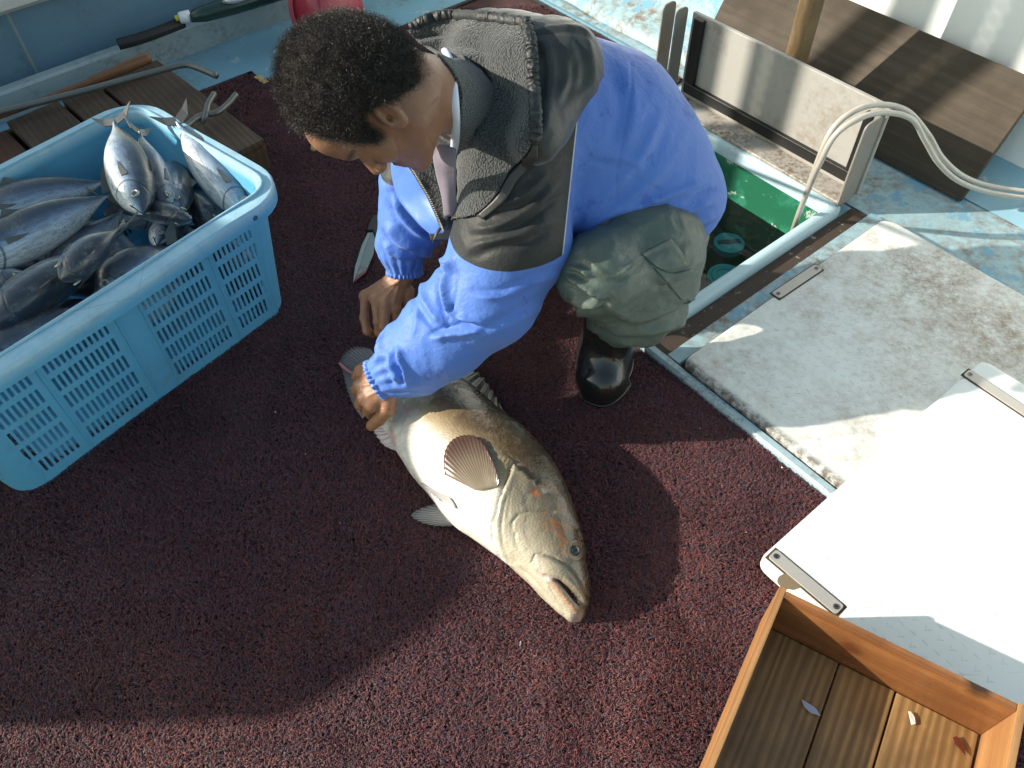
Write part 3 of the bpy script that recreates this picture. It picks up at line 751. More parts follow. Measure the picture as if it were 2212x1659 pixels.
# its right edge runs from (330,120) to (570,300)
p0 = at(338, 128, .115); p1 = at(570, 300, .115); dA = (p1 - p0); LA = np.linalg.norm(dA); dA /= LA; dB = np.array([dA[1], -dA[0], 0])  # dB to the left/near
if dB[0] > 0: dB = -dB
def plk(name, s, w_, l0, l1, z1, th_, m_):
    mb = MB(); mb.box(p0 + dA * l0 + dB * s + [0, 0, z1 - .115 - th_], dA * (l1 - l0), dB * w_, (0, 0, th_))
    o = mb.build(name, m_, bn, bevel=.003)
    b_ = bmesh.new(); b_.from_mesh(o.data); bmesh.ops.recalc_face_normals(b_, faces=b_.faces); b_.to_mesh(o.data); b_.free(); return o
s = 0
for i, w_ in enumerate((.21, .125, .17, .3, .3)):
    plk('plank', s, w_ - .012, .0 + .01 * rng.random(), LA, .115 - (.018 if i > 2 else 0), .022, m_bench if i < 3 else m_bench2); s += w_
plk('side_board', .0, .75, LA - .022, LA - .001, .092, .078, m_bench); plk('side_board', .0, .75, .002, .022, .092, .078, m_bench)
plk('side_board', .001, .02, .023, LA - .023, .0925, .078, m_bench)
m_rod = m_plain('dull_grey_metal', (.17, .17, .155), .4, .55, .2, 120)
def rod(pts, r, name, lab, cat, m_, n=8, group=None):
    m = MB(); m.tube(spline([at(*p) for p in pts], n), r, 12); return tag(m.build(name, m_, smooth=True), lab, cat, group)
rod([(-140, 282, .16), (0, 242, .165), (160, 202, .17), (350, 151, .175), (398, 140, .175), (425, 146, .17), (468, 164, .165)], .0095, 'bent_pipe', 'long grey metal pipe with a bent end lying over the platform by the wall', 'pipe', m_rod)
m_stick = m_wood('handle_wood', (.20, .085, .035), (.30, .14, .06), ang_b, dirt=.25, rough=.5, knots=False, seed=4)
rod([(-140, 300, .135), (0, 250, .14), (120, 206, .145), (200, 175, .148), (260, 150, .15), (322, 124, .15)], [.008] * 8 + [.009] * 8 + [.011] * 8 + [.015] * 8 + [.0175] * 9, 'wooden_stick', 'brown wooden stick lying beside the long grey pipe', 'stick', m_stick)
rod([(436, 265, .135), (444, 250, .15), (450, 225, .16), (463, 202, .165)], .009, 'metal_rod', 'short grey metal rod sticking up behind the crate rim, left of two', 'rod', m_rod, group='rods behind the crate')
rod([(390, 285, .15), (430, 252, .15), (468, 243, .15), (492, 225, .15), (510, 204, .155)], .009, 'metal_rod', 'curved grey metal rod poking out past the crate rim, right of two', 'rod', m_rod, group='rods behind the crate')
rod([(255, 96, .125), (300, 84, .125), (350, 66, .128), (395, 48, .128)], [.018] * 25, 'black_bar', 'thick black bar lying on the ledge beneath the bottle', 'bar', m_plain('black_plastic', (.020, .017, .018), .5))
bt = thing('bottle', 'green bottle with white neck and yellow cap lying on the ledge', 'bottle')
m = MB(); pp = [at(410, 38, .15), at(440, 30, .15), at(500, 12, .15), at(580, -12, .15), at(640, -30, .15)]; m.tube(pp, [.016, .026, .030, .030, .028], 18); m.build('body', m_plain('green_glass', (.022, .05, .042), .2), bt, smooth=True)
m = MB(); m.tube([at(387, 39, .152), at(392, 38, .152), at(412, 34, .152)], [.017, .019, .0195], 18); m.build('neck', m_plain('white_plastic', (.7, .72, .75), .35), bt, smooth=True)
m = MB(); m.tube([at(379, 40, .152), at(387, 38, .152)], [.009, .010], 16); m.build('cap', m_plain('yellow_plastic', (.72, .62, .05), .4), bt, smooth=True)
lu = MB(); lu.tube(spline([at(480, 4, .175), at(500, 2, .18), at(530, -2, .18)], 4), [.003, .006, .008, .009, .010, .010, .009, .006, .003], 10); tag(lu.build('fishing_lure', m_plain('lure_silver', (.5, .5, .52), .25, .5), smooth=True), 'small silver lure lying on the green bottle', 'lure')
# red plastic basin
m_red = m_plain('red_plastic', (.36, .035, .06), .4, bump=.1)
bs = thing('basin', 'red plastic basin standing on its side just behind the head of curly hair', 'basin')
c0 = at(703, 22, .12); axis = np.array([.55, -.35, .25]); axis /= np.linalg.norm(axis)
q1 = np.cross(axis, [0, 0, 1]); q1 /= np.linalg.norm(q1); q2 = np.cross(axis, q1)
def lathe(prof, name, m_, par, n=40):
    vs = []; k = len(prof)
    for i in range(n):
        a = 2 * pi * i / n
        for r, h in prof: vs.append(c0 + axis * h + r * (cos(a) * q1 + sin(a) * q2))
    fs = [(i * k + j, ((i + 1) % n) * k + j, ((i + 1) % n) * k + j + 1, i * k + j + 1) for i in range(n) for j in range(k - 1)]
    o = mesh_obj(name, vs, fs, m_, par); return o
lathe([(.0, .09), (.095, .09), (.10, .085), (.125, -.02), (.128, -.022), (.103, .082), (.098, .087), (.0, .087)][::-1], 'bowl', m_red, bs)
lathe([(.124, -.022), (.138, -.024), (.140, -.018), (.138, -.012), (.124, -.014)], 'lip', m_red, bs)

# knife lying on the carpet
kn = thing('knife', 'broad short knife with a blood stained tip lying on the carpet by the far hand', 'knife')
def flat(name, pts, z0, th_, m_, par, bev=0):
    P3 = [at(x, y, z0) for x, y in pts]; k = len(P3); mb = MB()
    mb.add([(p[0], p[1], z0) for p in P3] + [(p[0], p[1], z0 + th_) for p in P3], [tuple(range(k)), tuple(range(2 * k - 1, k - 1, -1))] + [(i, k + i, k + (i + 1) % k, (i + 1) % k) for i in range(k)])
    o = mb.build(name, m_, par, bevel=bev)
    b_ = bmesh.new(); b_.from_mesh(o.data); bmesh.ops.recalc_face_normals(b_, faces=b_.faces); b_.to_mesh(o.data); b_.free(); return o
t = NT('knife_steel'); bl = t.ramp(t.noise(40, 5, .7), [(.42, 0), (.52, 1)]); sp_ = t.n('ShaderNodeSeparateXYZ'); t.set(sp_, 0, t.coord())
tipm = t.ramp(sp_.outputs[1], [(.0, 1), (1, 1)]); tp_ = at(764, 612, .02)
dv_ = t.n('ShaderNodeVectorMath', operation='DISTANCE'); t.set(dv_, 0, t.coord()); dv_.inputs[1].default_value = tuple(tp_)
t.out(t.mix(t.math('MULTIPLY', bl, t.ramp(dv_.outputs['Value'], [(.0, 1), (.055, .6), (.06, 0)])), (.27, .30, .28), (.28, .03, .04)), .35, Metallic=.6)
flat('blade', [(763, 613), (768, 575), (782, 530), (795, 504), (806, 503), (812, 520), (806, 552), (790, 590)], .024, .003, t.m, kn, .0008)
flat('spine', [(763, 611), (767, 578), (782, 532), (795, 504), (801, 504), (789, 535), (776, 578)], .0275, .0012, m_plain('ground_steel', (.33, .37, .34), .4, .5), kn)
flat('handle', [(806, 503), (795, 504), (800, 486), (808, 472), (820, 470), (819, 490), (815, 518)], .020, .012, m_plain('handle_black', (.03, .03, .03), .6), kn, .002)
# tan lump lying behind the forehead
m = MB(); c = at(678, 318, .02); m.sphere(c, (.010, .020, .009), 12, 8); m.sphere(c + [.004, .015, .002], (.009, .010, .008), 10, 7)
tag(m.build('bait_scrap', m_plain('tan_flesh', (.50, .32, .10), .4), smooth=True), 'small tan lump of bait on the carpet below the forehead', 'bait')
# bits of scale and lint on the carpet
bits = [(885, 893, .6), (1124, 1390, .9), (1207, 885, .4), (150, 1495, .5), (735, 1130, .5), (660, 980, .5), (1512, 925, .4), (1830, 1010, .3), (1385, 1110, .5), (595, 890, .5), (1690, 1010, .5), (1612, 1150, .4)]
for i, (x, y, s_) in enumerate(bits):
    c = at(x, y, .014); a = rng.random() * 6.3; m = MB(); d = np.array([cos(a), sin(a), 0]); e_ = np.array([-sin(a), cos(a), .2])
    m.add([c - d * .006 * s_, c + e_ * .003 * s_, c + d * .006 * s_, c - e_ * .0035 * s_, c + [0, 0, .0015]], [(0, 1, 4), (1, 2, 4), (2, 3, 4), (3, 0, 4), (3, 2, 1, 0)])
    tag(m.build('fish_scale', m_plain('scale_white', (.55, .55, .55), .3)), 'tiny pale fish scale caught in the carpet pile', 'fish scale', 'fish scales in the carpet')
# ------------------------------------------------------------------ fish
from mathutils.bvhtree import BVHTree
def cr_arr(keys, vals, x):
    """smooth interpolation of vals (k,d) given at keys"""
    keys = np.array(keys, float); vals = np.array(vals, float)
    if vals.ndim == 1: vals = vals[:, None]
    m = np.gradient(vals, keys, axis=0)
    i = np.clip(np.searchsorted(keys, x) - 1, 0, len(keys) - 2); h = (keys[i + 1] - keys[i])[:, None]; t = ((x - keys[i])[:, None]) / h
    return ((2 * t ** 3 - 3 * t ** 2 + 1) * vals[i] + (t ** 3 - 2 * t ** 2 + t) * h * m[i] + (-2 * t ** 3 + 3 * t ** 2) * vals[i + 1] + (t ** 3 - t ** 2) * h * m[i + 1])
def proj(P_):
    P_ = np.asarray(P_); d = P_ - CP; w_ = d @ FW
    return np.stack([1106 + 1740 * (d @ RT) / w_, 829.5 - 1740 * (d @ UP) / w_], -1)
def seg_dist(q, line):
    """distance of points q (n,2) to a polyline; also the signed side"""
    best = np.full(len(q), 1e9); side = np.zeros(len(q)); par = np.zeros(len(q)); L = 0
    line = np.array(line, float); tot = np.linalg.norm(np.diff(line, axis=0), axis=1).sum()
    for a, b in zip(line[:-1], line[1:]):
        ab_ = b - a; l2 = ab_ @ ab_; t = np.clip(((q - a) @ ab_) / l2, 0, 1); d = q - (a + t[:, None] * ab_); dd = np.linalg.norm(d, axis=1)
        m = dd < best; best[m] = dd[m]; side[m] = np.sign(ab_[0] * (q - a)[m, 1] - ab_[1] * (q - a)[m, 0]); par[m] = (L + t[m] * sqrt(l2)) / tot; L += sqrt(l2)
    return best, side, par
sstep = lambda x, a, b: (lambda t: t * t * (3 - 2 * t))(np.clip((x - a) / (b - a), 0, 1))
def vnoise(P_, s, seed=0):
    return np.array([mn.noise(Vector((p[0] * s + seed, p[1] * s, p[2] * s))) for p in P_])
def fin_sheet(name, base, tip, mat, parent, n=24, m=8, corr=.002, rays=12, th=.0012, frill=.0, colr=None):
    """base, tip: lists of 3d points; a rayed fin between the two curves"""
    B_ = np.array(spline(base, 10)); T_ = np.array(spline(tip, 10))
    fb = cr_arr(np.linspace(0, 1, len(B_)), B_, np.linspace(0, 1, n)); ft = cr_arr(np.linspace(0, 1, len(T_)), T_, np.linspace(0, 1, n))
    V = []; tt = np.linspace(0, 1, m); at_ = []
    nrm = np.cross(fb[-1] - fb[0], ft[n // 2] - fb[n // 2]); nrm = nrm / (np.linalg.norm(nrm) + 1e-9)
    if nrm[2] < 0: nrm = -nrm
    for i in range(n):
        ph = i / (n - 1) * rays * 2 * pi; w_ = abs(sin(ph / 2))
        for t_ in tt:
            e = fb[i] + (ft[i] - fb[i]) * t_ * (1 - frill * w_ * (t_ > .9))
            V.append(e + nrm * corr * cos(ph) * (.3 + t_)); at_.append((t_, .5 + .5 * cos(ph), i / (n - 1)))
    fs = [(i * m + j, (i + 1) * m + j, (i + 1) * m + j + 1, i * m + j + 1) for i in range(n - 1) for j in range(m - 1)]
    o = mesh_obj(name, V, fs, mat, parent, True, attrs={'ray': np.array(at_)})
    md = o.modifiers.new('s', 'SOLIDIFY'); md.thickness = th; md.offset = 0
    return o

# ---- the big grouper
gr = thing('grouper', 'large brown and cream grouper lying on the red carpet, its tail gripped by the man', 'fish')
G = [((800, 893), (838, 812), .030, .045), ((812, 915), (868, 795), .036, .055), ((842, 952), (930, 795), .050, .085), ((885, 1020), (1005, 826), .066, .125), ((925, 1064), (1078, 888), .076, .15), ((972, 1124), (1148, 945), .079, .156),
     ((1030, 1165), (1200, 1008), .077, .15), ((1082, 1203), (1232, 1075), .070, .137), ((1135, 1251), (1252, 1140), .062, .120), ((1180, 1298), (1266, 1215), .052, .100), ((1215, 1328), (1274, 1270), .040, .075), ((1238, 1342), (1273, 1302), .031, .055), ((1254, 1341), (1266, 1322), .027, .030)]
ks = np.cumsum([0] + [np.linalg.norm((np.array(G[i + 1][0]) + G[i + 1][1]) / 2 - (np.array(G[i][0]) + G[i][1]) / 2) for i in range(len(G) - 1)]); ks = ks / ks[-1]
NS, NTh = 300, 150
xs = np.linspace(0, 1, NS)
bel = cr_arr(ks, [at(*g[0], g[2] * .92) for g in G], xs); dor = cr_arr(ks, [at(*g[1], g[2] * 1.0) for g in G], xs); Tt = cr_arr(ks, [g[3] for g in G], xs)[:, 0]
th = np.linspace(0, 2 * pi, NTh, endpoint=False)
V = np.empty((NS, NTh, 3)); VC = np.empty((NS, NTh))
for i in range(NS):
    c = (bel[i] + dor[i]) / 2; h = (dor[i] - bel[i]) / 2; zc = c[2]
    ct, st = np.cos(th), np.sin(th); ex = .92
    cx = np.sign(ct) * np.abs(ct) ** ex; sx = np.sign(st) * np.abs(st) ** .96
    up_h = Tt[i] * .55; dn = min(zc - .006, Tt[i] * .45)
    zz = np.where(st > 0, sx * up_h, sx * dn) * (1 + .10 * (-ct) * (st > 0))
    V[i] = c[None] + cx[:, None] * h[None] * [1, 1, 0] + np.stack([zz * 0, zz * 0, zz + cx * h[2]], -1)
    VC[i] = cx
V = V.reshape(-1, 3); cross = VC.ravel(); sl_ = np.repeat(xs, NTh); topm = np.tile(np.sin(th), NS) > -.25
q = proj(V); topf = topm.astype(float)
# normals (approx) from the grid
Vg = V.reshape(NS, NTh, 3); du = np.gradient(Vg, axis=0); dv = np.roll(Vg, -1, 1) - np.roll(Vg, 1, 1); N_ = np.cross(du, dv).reshape(-1, 3); N_ /= np.linalg.norm(N_, axis=1)[:, None] + 1e-9
cen = Vg.mean(1, keepdims=True); sgn = np.sign(((Vg - cen).reshape(-1, 3) * N_).sum(1)); N_ *= sgn[:, None]
D = np.zeros(len(V))
def groove(line, w_, depth, fade=True):
    d, s_, p_ = seg_dist(q, line); f = np.exp(-(d / w_) ** 2); 
    if fade: f = f * np.clip(np.minimum(p_, 1 - p_) * 8, 0, 1)
    return -depth * f * topf
OPER = [(1165, 1052), (1140, 1030), (1109, 1000), (1104, 1022), (1092, 1052), (1080, 1085), (1071, 1125), (1073, 1160), (1082, 1190), (1100, 1222)]
d, s_, p_ = seg_dist(q, OPER)
headside = s_ < 0
if headside[np.argmin(((q - [1150, 1120]) ** 2).sum(1))] == False: headside = ~headside
D += np.where(headside & (d < 60), .0062 * np.exp(-(d / 34)), 0) * topf * sstep(p_, 0, .08) * sstep(1 - p_, 0, .1)
D += np.where(~headside, -.0045 * np.exp(-(d / 7) ** 2), 0) * topf * sstep(p_, 0, .05) * sstep(1 - p_, 0, .1)
D += groove([(1098, 1060), (1088, 1100), (1084, 1140), (1090, 1180), (1104, 1212)], 3.0, .0022)
D += groove([(1106, 1050), (1099, 1090), (1096, 1130)], 2.6, .0015)
D += groove([(1062, 1120), (1064, 1165), (1080, 1205), (1110, 1245)], 3.5, .002)
D += groove([(1108, 1150), (1106, 1130), (1118, 1113), (1145, 1103), (1175, 1104), (1200, 1110)], 3.2, .0026)
D += groove([(1112, 1148), (1115, 1175), (1124, 1188)], 3.5, .002)
D += groove([(1118, 1222), (1160, 1262), (1200, 1305), (1232, 1330)], 3.5, .0028)
D += groove([(1100, 1222), (1130, 1258), (1175, 1300)], 4.5, .0022)
# upper jaw plate (maxilla) and mouth
MAX = [(1150, 1213), (1156, 1199), (1172, 1196), (1196, 1204), (1222, 1222), (1244, 1246), (1262, 1280), (1272, 1302)]
MAXL = [(1150, 1213), (1154, 1230), (1170, 1243), (1190, 1247), (1212, 1253), (1232, 1270), (1248, 1290), (1256, 1312)]
poly = MAX + MAXL[::-1][:-1]
inm = inside(poly, q[:, 0], q[:, 1]); dm = np.minimum(seg_dist(q, MAX)[0], seg_dist(q, MAXL)[0])
D += np.where(inm, .0065 * sstep(dm, 0, 9), 0) * topf
D += groove(MAX, 3.2, .0030, False)
GAPL = [(1190, 1249), (1204, 1259), (1220, 1276), (1236, 1296), (1248, 1308), (1256, 1313)]
gap = MAXL[3:] + GAPL[::-1]
ing = inside(gap, q[:, 0], q[:, 1]); dg = np.minimum(seg_dist(q, MAXL[3:])[0], seg_dist(q, GAPL)[0])
D += np.where(ing, -.014 * sstep(dg, 0, 5), 0) * topf
dl, sl2, pl2 = seg_dist(q, [(1187, 1253), (1203, 1268), (1218, 1288), (1233, 1306), (1246, 1318)])
D += .0045 * np.exp(-(dl / 6.5) ** 2) * topf * (~ing)
D += groove([(1183, 1258), (1192, 1275), (1205, 1298), (1222, 1318)], 2.6, .002)
# eye socket
de = np.linalg.norm(q - [1243, 1189], axis=1); D += topf * (.0022 * np.exp(-((de - 19) / 5) ** 2) - .002 * np.exp(-(de / 11) ** 2))
# folds by the vent, belly crease
D += groove([(846, 950), (866, 925), (870, 895)], 5, .003); D += groove([(856, 960), (878, 950)], 4, .002)
ns = vnoise(V, 26); nf = vnoise(V, 75, 4); D += .0012 * ns + .0005 * nf
V2 = V + N_ * D[:, None]; V2[:, 2] = np.maximum(V2[:, 2], .006)
# colours of the skin
cr_ = cross; blot = vnoise(V, 13, 31)
nb = vnoise(V, 9, 3); n3 = vnoise(V, 40, 8); n4 = vnoise(V, 110, 2)
tcol = np.clip((cr_ + .95) / 1.9 + .045 * nb + .02 * n3, 0, 1)
def rampc(t_, stops):
    ps = [s[0] for s in stops]; cs = np.array([s[1] for s in stops]); return np.stack([np.interp(t_, ps, cs[:, k_]) for k_ in range(3)], -1)
body = rampc(tcol, [(0, (.74, .72, .68)), (.28, (.66, .62, .53)), (.38, (.42, .335, .205)), (.52, (.20, .145, .075)), (.64, (.105, .070, .034)), (.8, (.085, .055, .03)), (1, (.04, .028, .018))])
headc = rampc(np.clip(tcol + .02, 0, 1), [(0, (.50, .46, .36)), (.28, (.33, .29, .205)), (.5, (.215, .18, .118)), (.7, (.155, .115, .068)), (.86, (.085, .056, .032)), (1, (.05, .034, .02))])
hm = np.where(headside, sstep(d, 0, 6), 0) * (sl_ > .45)
Cc = body * (1 - hm[:, None]) + headc * hm[:, None]
def blend(mask, col): 
    global Cc
    mask = np.clip(mask, 0, 1)[:, None]; Cc = Cc * (1 - mask) + np.array(col)[None] * mask
rust = sstep(n3 * .5 + nb * .25 + n4 * .25, .02, .16) * np.exp(-(seg_dist(q, [(1160, 1060), (1190, 1090), (1205, 1130), (1225, 1165)])[0] / 24) ** 2) * topf
blend(rust * .95, (.36, .13, .03))
pale = sstep(vnoise(V, 34, 20) + .4 * n4, .05, .18) * np.exp(-(seg_dist(q, [(1140, 1040), (1175, 1075), (1215, 1120), (1240, 1150)])[0] / 17) ** 2) * topf * (1 - rust)
blend(pale * .8, (.55, .52, .44))
blend(np.where(ing, sstep(dg, 0, 3), 0) * topf, (.10, .025, .015))
blend(np.exp(-(dl / 6.5) ** 2) * topf * (~ing) * .8, (.42, .22, .13))
blend(np.exp(-((np.linalg.norm(q - [1170, 1240], axis=1)) / 9) ** 2) * .6, (.62, .40, .38)); blend(np.exp(-((np.linalg.norm(q - [1247, 1336], axis=1)) / 11) ** 2) * .8, (.50, .33, .30))
blend(np.exp(-(seg_dist(q, [(1153, 1226), (1170, 1243), (1192, 1250)])[0] / 4.5) ** 2) * .9 * topf, (.68, .50, .47))
blend(np.exp(-(seg_dist(q, [(846, 960), (852, 930), (868, 905), (880, 880)])[0] / 11) ** 2) * sstep(n3, -.2, .3) * .8, (.55, .32, .33))
blend(.8 * np.exp(-(np.linalg.norm(q - [838, 950], axis=1) / 14) ** 2), (.60, .40, .42))
blend(np.where(~headside, np.exp(-(d / 5) ** 2), 0) * topf * .55 * (p_ > .2), (.22, .17, .10))
blend(np.where(headside, np.exp(-((d - 3) / 3) ** 2), 0) * topf * .6 * (p_ > .2), (.62, .58, .42))
blend(np.exp(-(dm / 3.0) ** 2) * (~ing) * topf * .35 * (sl_ > .6), (.16, .11, .07))
blend(np.clip(n4 * .8 - .15, 0, .12) * (tcol > .5), (.40, .34, .25))
blend(sstep(blot + .3 * n3, .12, .3) * sstep(tcol, .42, .62) * .45, (.075, .05, .028))
Cc *= (1 + .10 * n4 + .08 * n3)[:, None]; Cc = np.clip(Cc, .004, .9)
fs = [(i * NTh + j, i * NTh + (j + 1) % NTh, (i + 1) * NTh + (j + 1) % NTh, (i + 1) * NTh + j) for i in range(NS - 1) for j in range(NTh)]
fs += [tuple(range(NTh))[::-1], tuple((NS - 1) * NTh + j for j in range(NTh))]
t = NT('grouper_skin')
sc_t = t.voro(190, vec=t.mapping((1, 1.25, 1.0), (0, 0, .8)))
dirtn = t.noise(60, 6, .7)
t.out(t.mix(t.math('MULTIPLY', t.ramp(dirtn, [(.45, 0), (.7, .22)]), 1), t.attr('tint'), (.18, .13, .08)), t.math('MULTIPLY_ADD', t.noise(25, 4), .5, .06), t.bump(t.math('ADD', sc_t, t.math('MULTIPLY', dirtn, .8)), .55, .0014), Specular_IOR_Level=.5, Coat_Weight=.4, Coat_Roughness=.12)
m_gskin = t.m
gbody = mesh_obj('body', V2, fs, m_gskin, gr, True, attrs={'tint': Cc})
b_ = bmesh.new(); b_.from_mesh(gbody.data); bmesh.ops.recalc_face_normals(b_, faces=b_.faces); b_.to_mesh(gbody.data)
gtree = BVHTree.FromBMesh(b_); b_.free()
def hit(x, y, off=.002, tree=None, dz=0):
    d_ = at(x, y, 0) - CP; r_ = (tree or gtree).ray_cast(Vector(CP), Vector(d_))
    if r_[0] is None: return at(x, y, .02)
    p = np.array(r_[0]); n_ = np.array(r_[1]); n_ = n_ if n_ @ (-d_) > 0 else -n_
    return p + n_ * off + [0, 0, dz]
# eye
ey = MB(); c = hit(1243, 1189, -.003); ey.sphere(c, .0115, 24, 16)
t = NT('fish_eye'); dd_ = t.n('ShaderNodeVectorMath', operation='DISTANCE'); t.set(dd_, 0, t.coord()); dd_.inputs[1].default_value = tuple(c + (CP - c) / np.linalg.norm(CP - c) * .0115)
t.out(t.ramp(dd_.outputs['Value'], [(.0, (.004, .007, .010)), (.0066, (.006, .014, .022)), (.0080, (.015, .035, .045)), (.0092, (.09, .06, .03)), (.0115, (.10, .07, .04))]), .12, Coat_Weight=1.0, Coat_Roughness=.02)
ey.build('eye', t.m, gr, smooth=True)
# teeth
m = MB()
for i, (x, y) in enumerate([(1240, 1294), (1244, 1298), (1249, 1302), (1236, 1280), (1243, 1288)]):
    p = hit(x, y, .0); m.tube([p + [0, 0, .002], p + [-.0015, -.002, .0065]], [.0011, .0002], 6)
m.build('teeth', m_plain('teeth', (.6, .55, .45), .3), gr)
gr.children[-1]['kind'] = 'stuff'
def fin_mat(name, c0, c1, ray, tipc=None, rough=.3):
    t = NT(name); a = t.attr('ray'); s = t.n('ShaderNodeSeparateXYZ'); t.set(s, 0, a)
    col = t.mix(s.outputs[0], c0, c1)
    col = t.mix(t.math('MULTIPLY', t.ramp(s.outputs[1], [(.40, 0), (.85, 1)]), .22), col, ray)
    if tipc: col = t.mix(t.math('MULTIPLY', t.ramp(s.outputs[0], [(.55, 0), (.9, 1)]), .85), col, tipc)
    col = t.mix(t.math('MULTIPLY', t.noise(60, 5, .7), .35), col, tuple(x * .5 for x in c0))
    return t.out(col, t.math('MULTIPLY_ADD', t.noise(40, 3), .4, rough - .15), t.bump(t.noise(200, 3), .2, .0006), Coat_Weight=.15, Coat_Roughness=.2)
m_pec = fin_mat('pectoral_fin', (.26, .21, .14), (.10, .065, .042), (.17, .13, .085), (.070, .022, .014))
# the pectoral fin follows the flank it lies on, lifting a little towards its tip
fb_ = cr_arr(np.linspace(0, 1, 4), [(1074, 1052), (1057, 1057), (1041, 1060), (1025, 1058)], np.linspace(0, 1, 150))
ft_ = cr_arr(np.linspace(0, 1, 9), [(1079, 1044), (1068, 1008), (1053, 974), (1032, 948), (1008, 942), (986, 948), (970, 964), (962, 992), (965, 1027)], np.linspace(0, 1, 150))
Vp, Ap, mm = [], [], 16
for i in range(150):
    ph = i / 149 * 21 * 2 * pi
    for t_ in np.linspace(0, 1, mm):
        e = fb_[i] + (ft_[i] - fb_[i]) * t_ * (1 - .025 * abs(sin(ph / 2)) * (t_ > .9)); Vp.append(hit(e[0], e[1], .0022 + .0050 * t_ + .00035 * cos(ph) * (.3 + t_) + .0016 * sin(i / 149 * 3 * pi) * t_)); Ap.append((t_, .5 + .5 * cos(ph), i / 149))
Vp = np.array(Vp).reshape(150, mm, 3)
for _ in range(3): Vp[1:-1] = .5 * Vp[1:-1] + .25 * (Vp[2:] + Vp[:-2]); Vp[:, 1:-1] = .5 * Vp[:, 1:-1] + .25 * (Vp[:, 2:] + Vp[:, :-2])
o = mesh_obj('pectoral_fin', Vp.reshape(-1, 3), [(i * mm + j, (i + 1) * mm + j, (i + 1) * mm + j + 1, i * mm + j + 1) for i in range(149) for j in range(mm - 1)], m_pec, gr, True, attrs={'ray': np.array(Ap)})
md = o.modifiers.new('s', 'SOLIDIFY'); md.thickness = .0008; md.offset = 0
m_pelv = fin_mat('pelvic_fin', (.50, .46, .42), (.13, .13, .16), (.30, .30, .33), None)
fin_sheet('pelvic_fin', [hit(988, 1098, .003), hit(984, 1088, .003), hit(976, 1076, .004)], [hit(955, 1078, .006), hit(930, 1056, .006), hit(912, 1041, .004)], m_pelv, gr, 40, 8, .0012, 8)
fin_sheet('pelvic_fin', [at(990, 1130, .05), at(986, 1118, .055), at(976, 1104, .06)], [at(972, 1137, .022), at(934, 1135, .018), at(905, 1126, .018), at(889, 1113, .018), at(905, 1100, .02), at(940, 1088, .028)], m_pelv, gr, 60, 10, .0016, 12)
m_dors = fin_mat('dorsal_fin', (.030, .023, .018), (.045, .034, .030), (.06, .05, .042), None)
fin_sheet('dorsal_fin', [at(935, 800, .06), at(975, 808, .065), at(1040, 862, .072), at(1100, 905, .072), at(1150, 944, .07)], [at(960, 782, .04), at(1005, 786, .045), at(1042, 812, .055), at(1068, 850, .055), at(1092, 893, .05), at(1150, 945, .055)], m_dors, gr, 110, 8, .0016, 14, .0012, .08)
fin_sheet('anal_fin', [at(872, 965, .06), at(848, 940, .06), at(826, 920, .05)], [at(858, 975, .045), at(830, 962, .04), at(812, 938, .04), at(806, 925, .04)], fin_mat('anal_fin', (.55, .42, .42), (.55, .52, .55), (.42, .26, .28)), gr, 40, 8, .002, 7)
m_tail = fin_mat('tail_fin', (.12, .10, .095), (.14, .14, .155), (.03, .028, .03), (.17, .14, .145))
fin_sheet('tail_fin', [at(842, 812, .035), at(830, 835, .04), at(815, 862, .04), at(802, 890, .035)], [at(800, 752, .022), at(768, 748, .022), at(742, 762, .02), at(732, 782, .02), at(738, 800, .02), at(748, 840, .018), at(765, 880, .018), at(783, 905, .02)], m_tail, gr, 160, 12, .0008, 30, .0012, .04)
m = MB(); m.tube(spline([at(733, 784, .025), at(748, 798, .03), at(768, 808, .034), at(795, 812, .04)], 5), .0035, 8, flat=.6); m.build('fin_edge', m_plain('raw_pink', (.45, .16, .18), .3), gr, smooth=True)

# ---- silver tuna in the crate
t = NT('tuna_skin')
a = t.n('ShaderNodeSeparateXYZ'); t.set(a, 0, t.attr('uvw')); oi = t.n('ShaderNodeObjectInfo')
dv_ = a.outputs[0]; du_ = a.outputs[1]
nn_ = t.noise(14, 5, .65); dvn = t.math('ADD', dv_, t.math('MULTIPLY_ADD', nn_, .16, -.08))
col = t.ramp(dvn, [(.04, (.80, .80, .78)), (.24, (.70, .73, .75)), (.42, (.43, .53, .65)), (.58, (.18, .25, .36)), (.74, (.055, .075, .115)), (1, (.03, .034, .045))])
# fine worm-like marks and scuffed scales
mk = t.ramp(t.noise(9, 5, .75, vec=t.mapping((1, 7, 7)), dist=2.5), [(.50, 0), (.56, 1), (.62, 0)])
col = t.mix(t.math('MULTIPLY', mk, .6), col, (.05, .06, .075))
col = t.mix(t.math('MULTIPLY', t.ramp(t.noise(22, 7, .82), [(.54, 0), (.64, 1)]), .22), col, (.55, .56, .54))
col = t.mix(t.math('MULTIPLY', t.ramp(t.noise(13, 6, .75, vec=t.mapping((.6, 2, 2))), [(.50, 0), (.68, 1)]), .45), col, (.04, .055, .08))
col = t.mix(t.math('MULTIPLY', t.ramp(t.noise(5, 4, .6), [(.56, 0), (.66, 1)]), .35), col, (.16, .13, .07))
warm = t.math('MULTIPLY', t.ramp(oi.outputs['Random'], [(.6, 0), (1, .35)]), 1)
col = t.mix(warm, col, t.mix(1, col, (.95, .88, .70), 'MULTIPLY'))
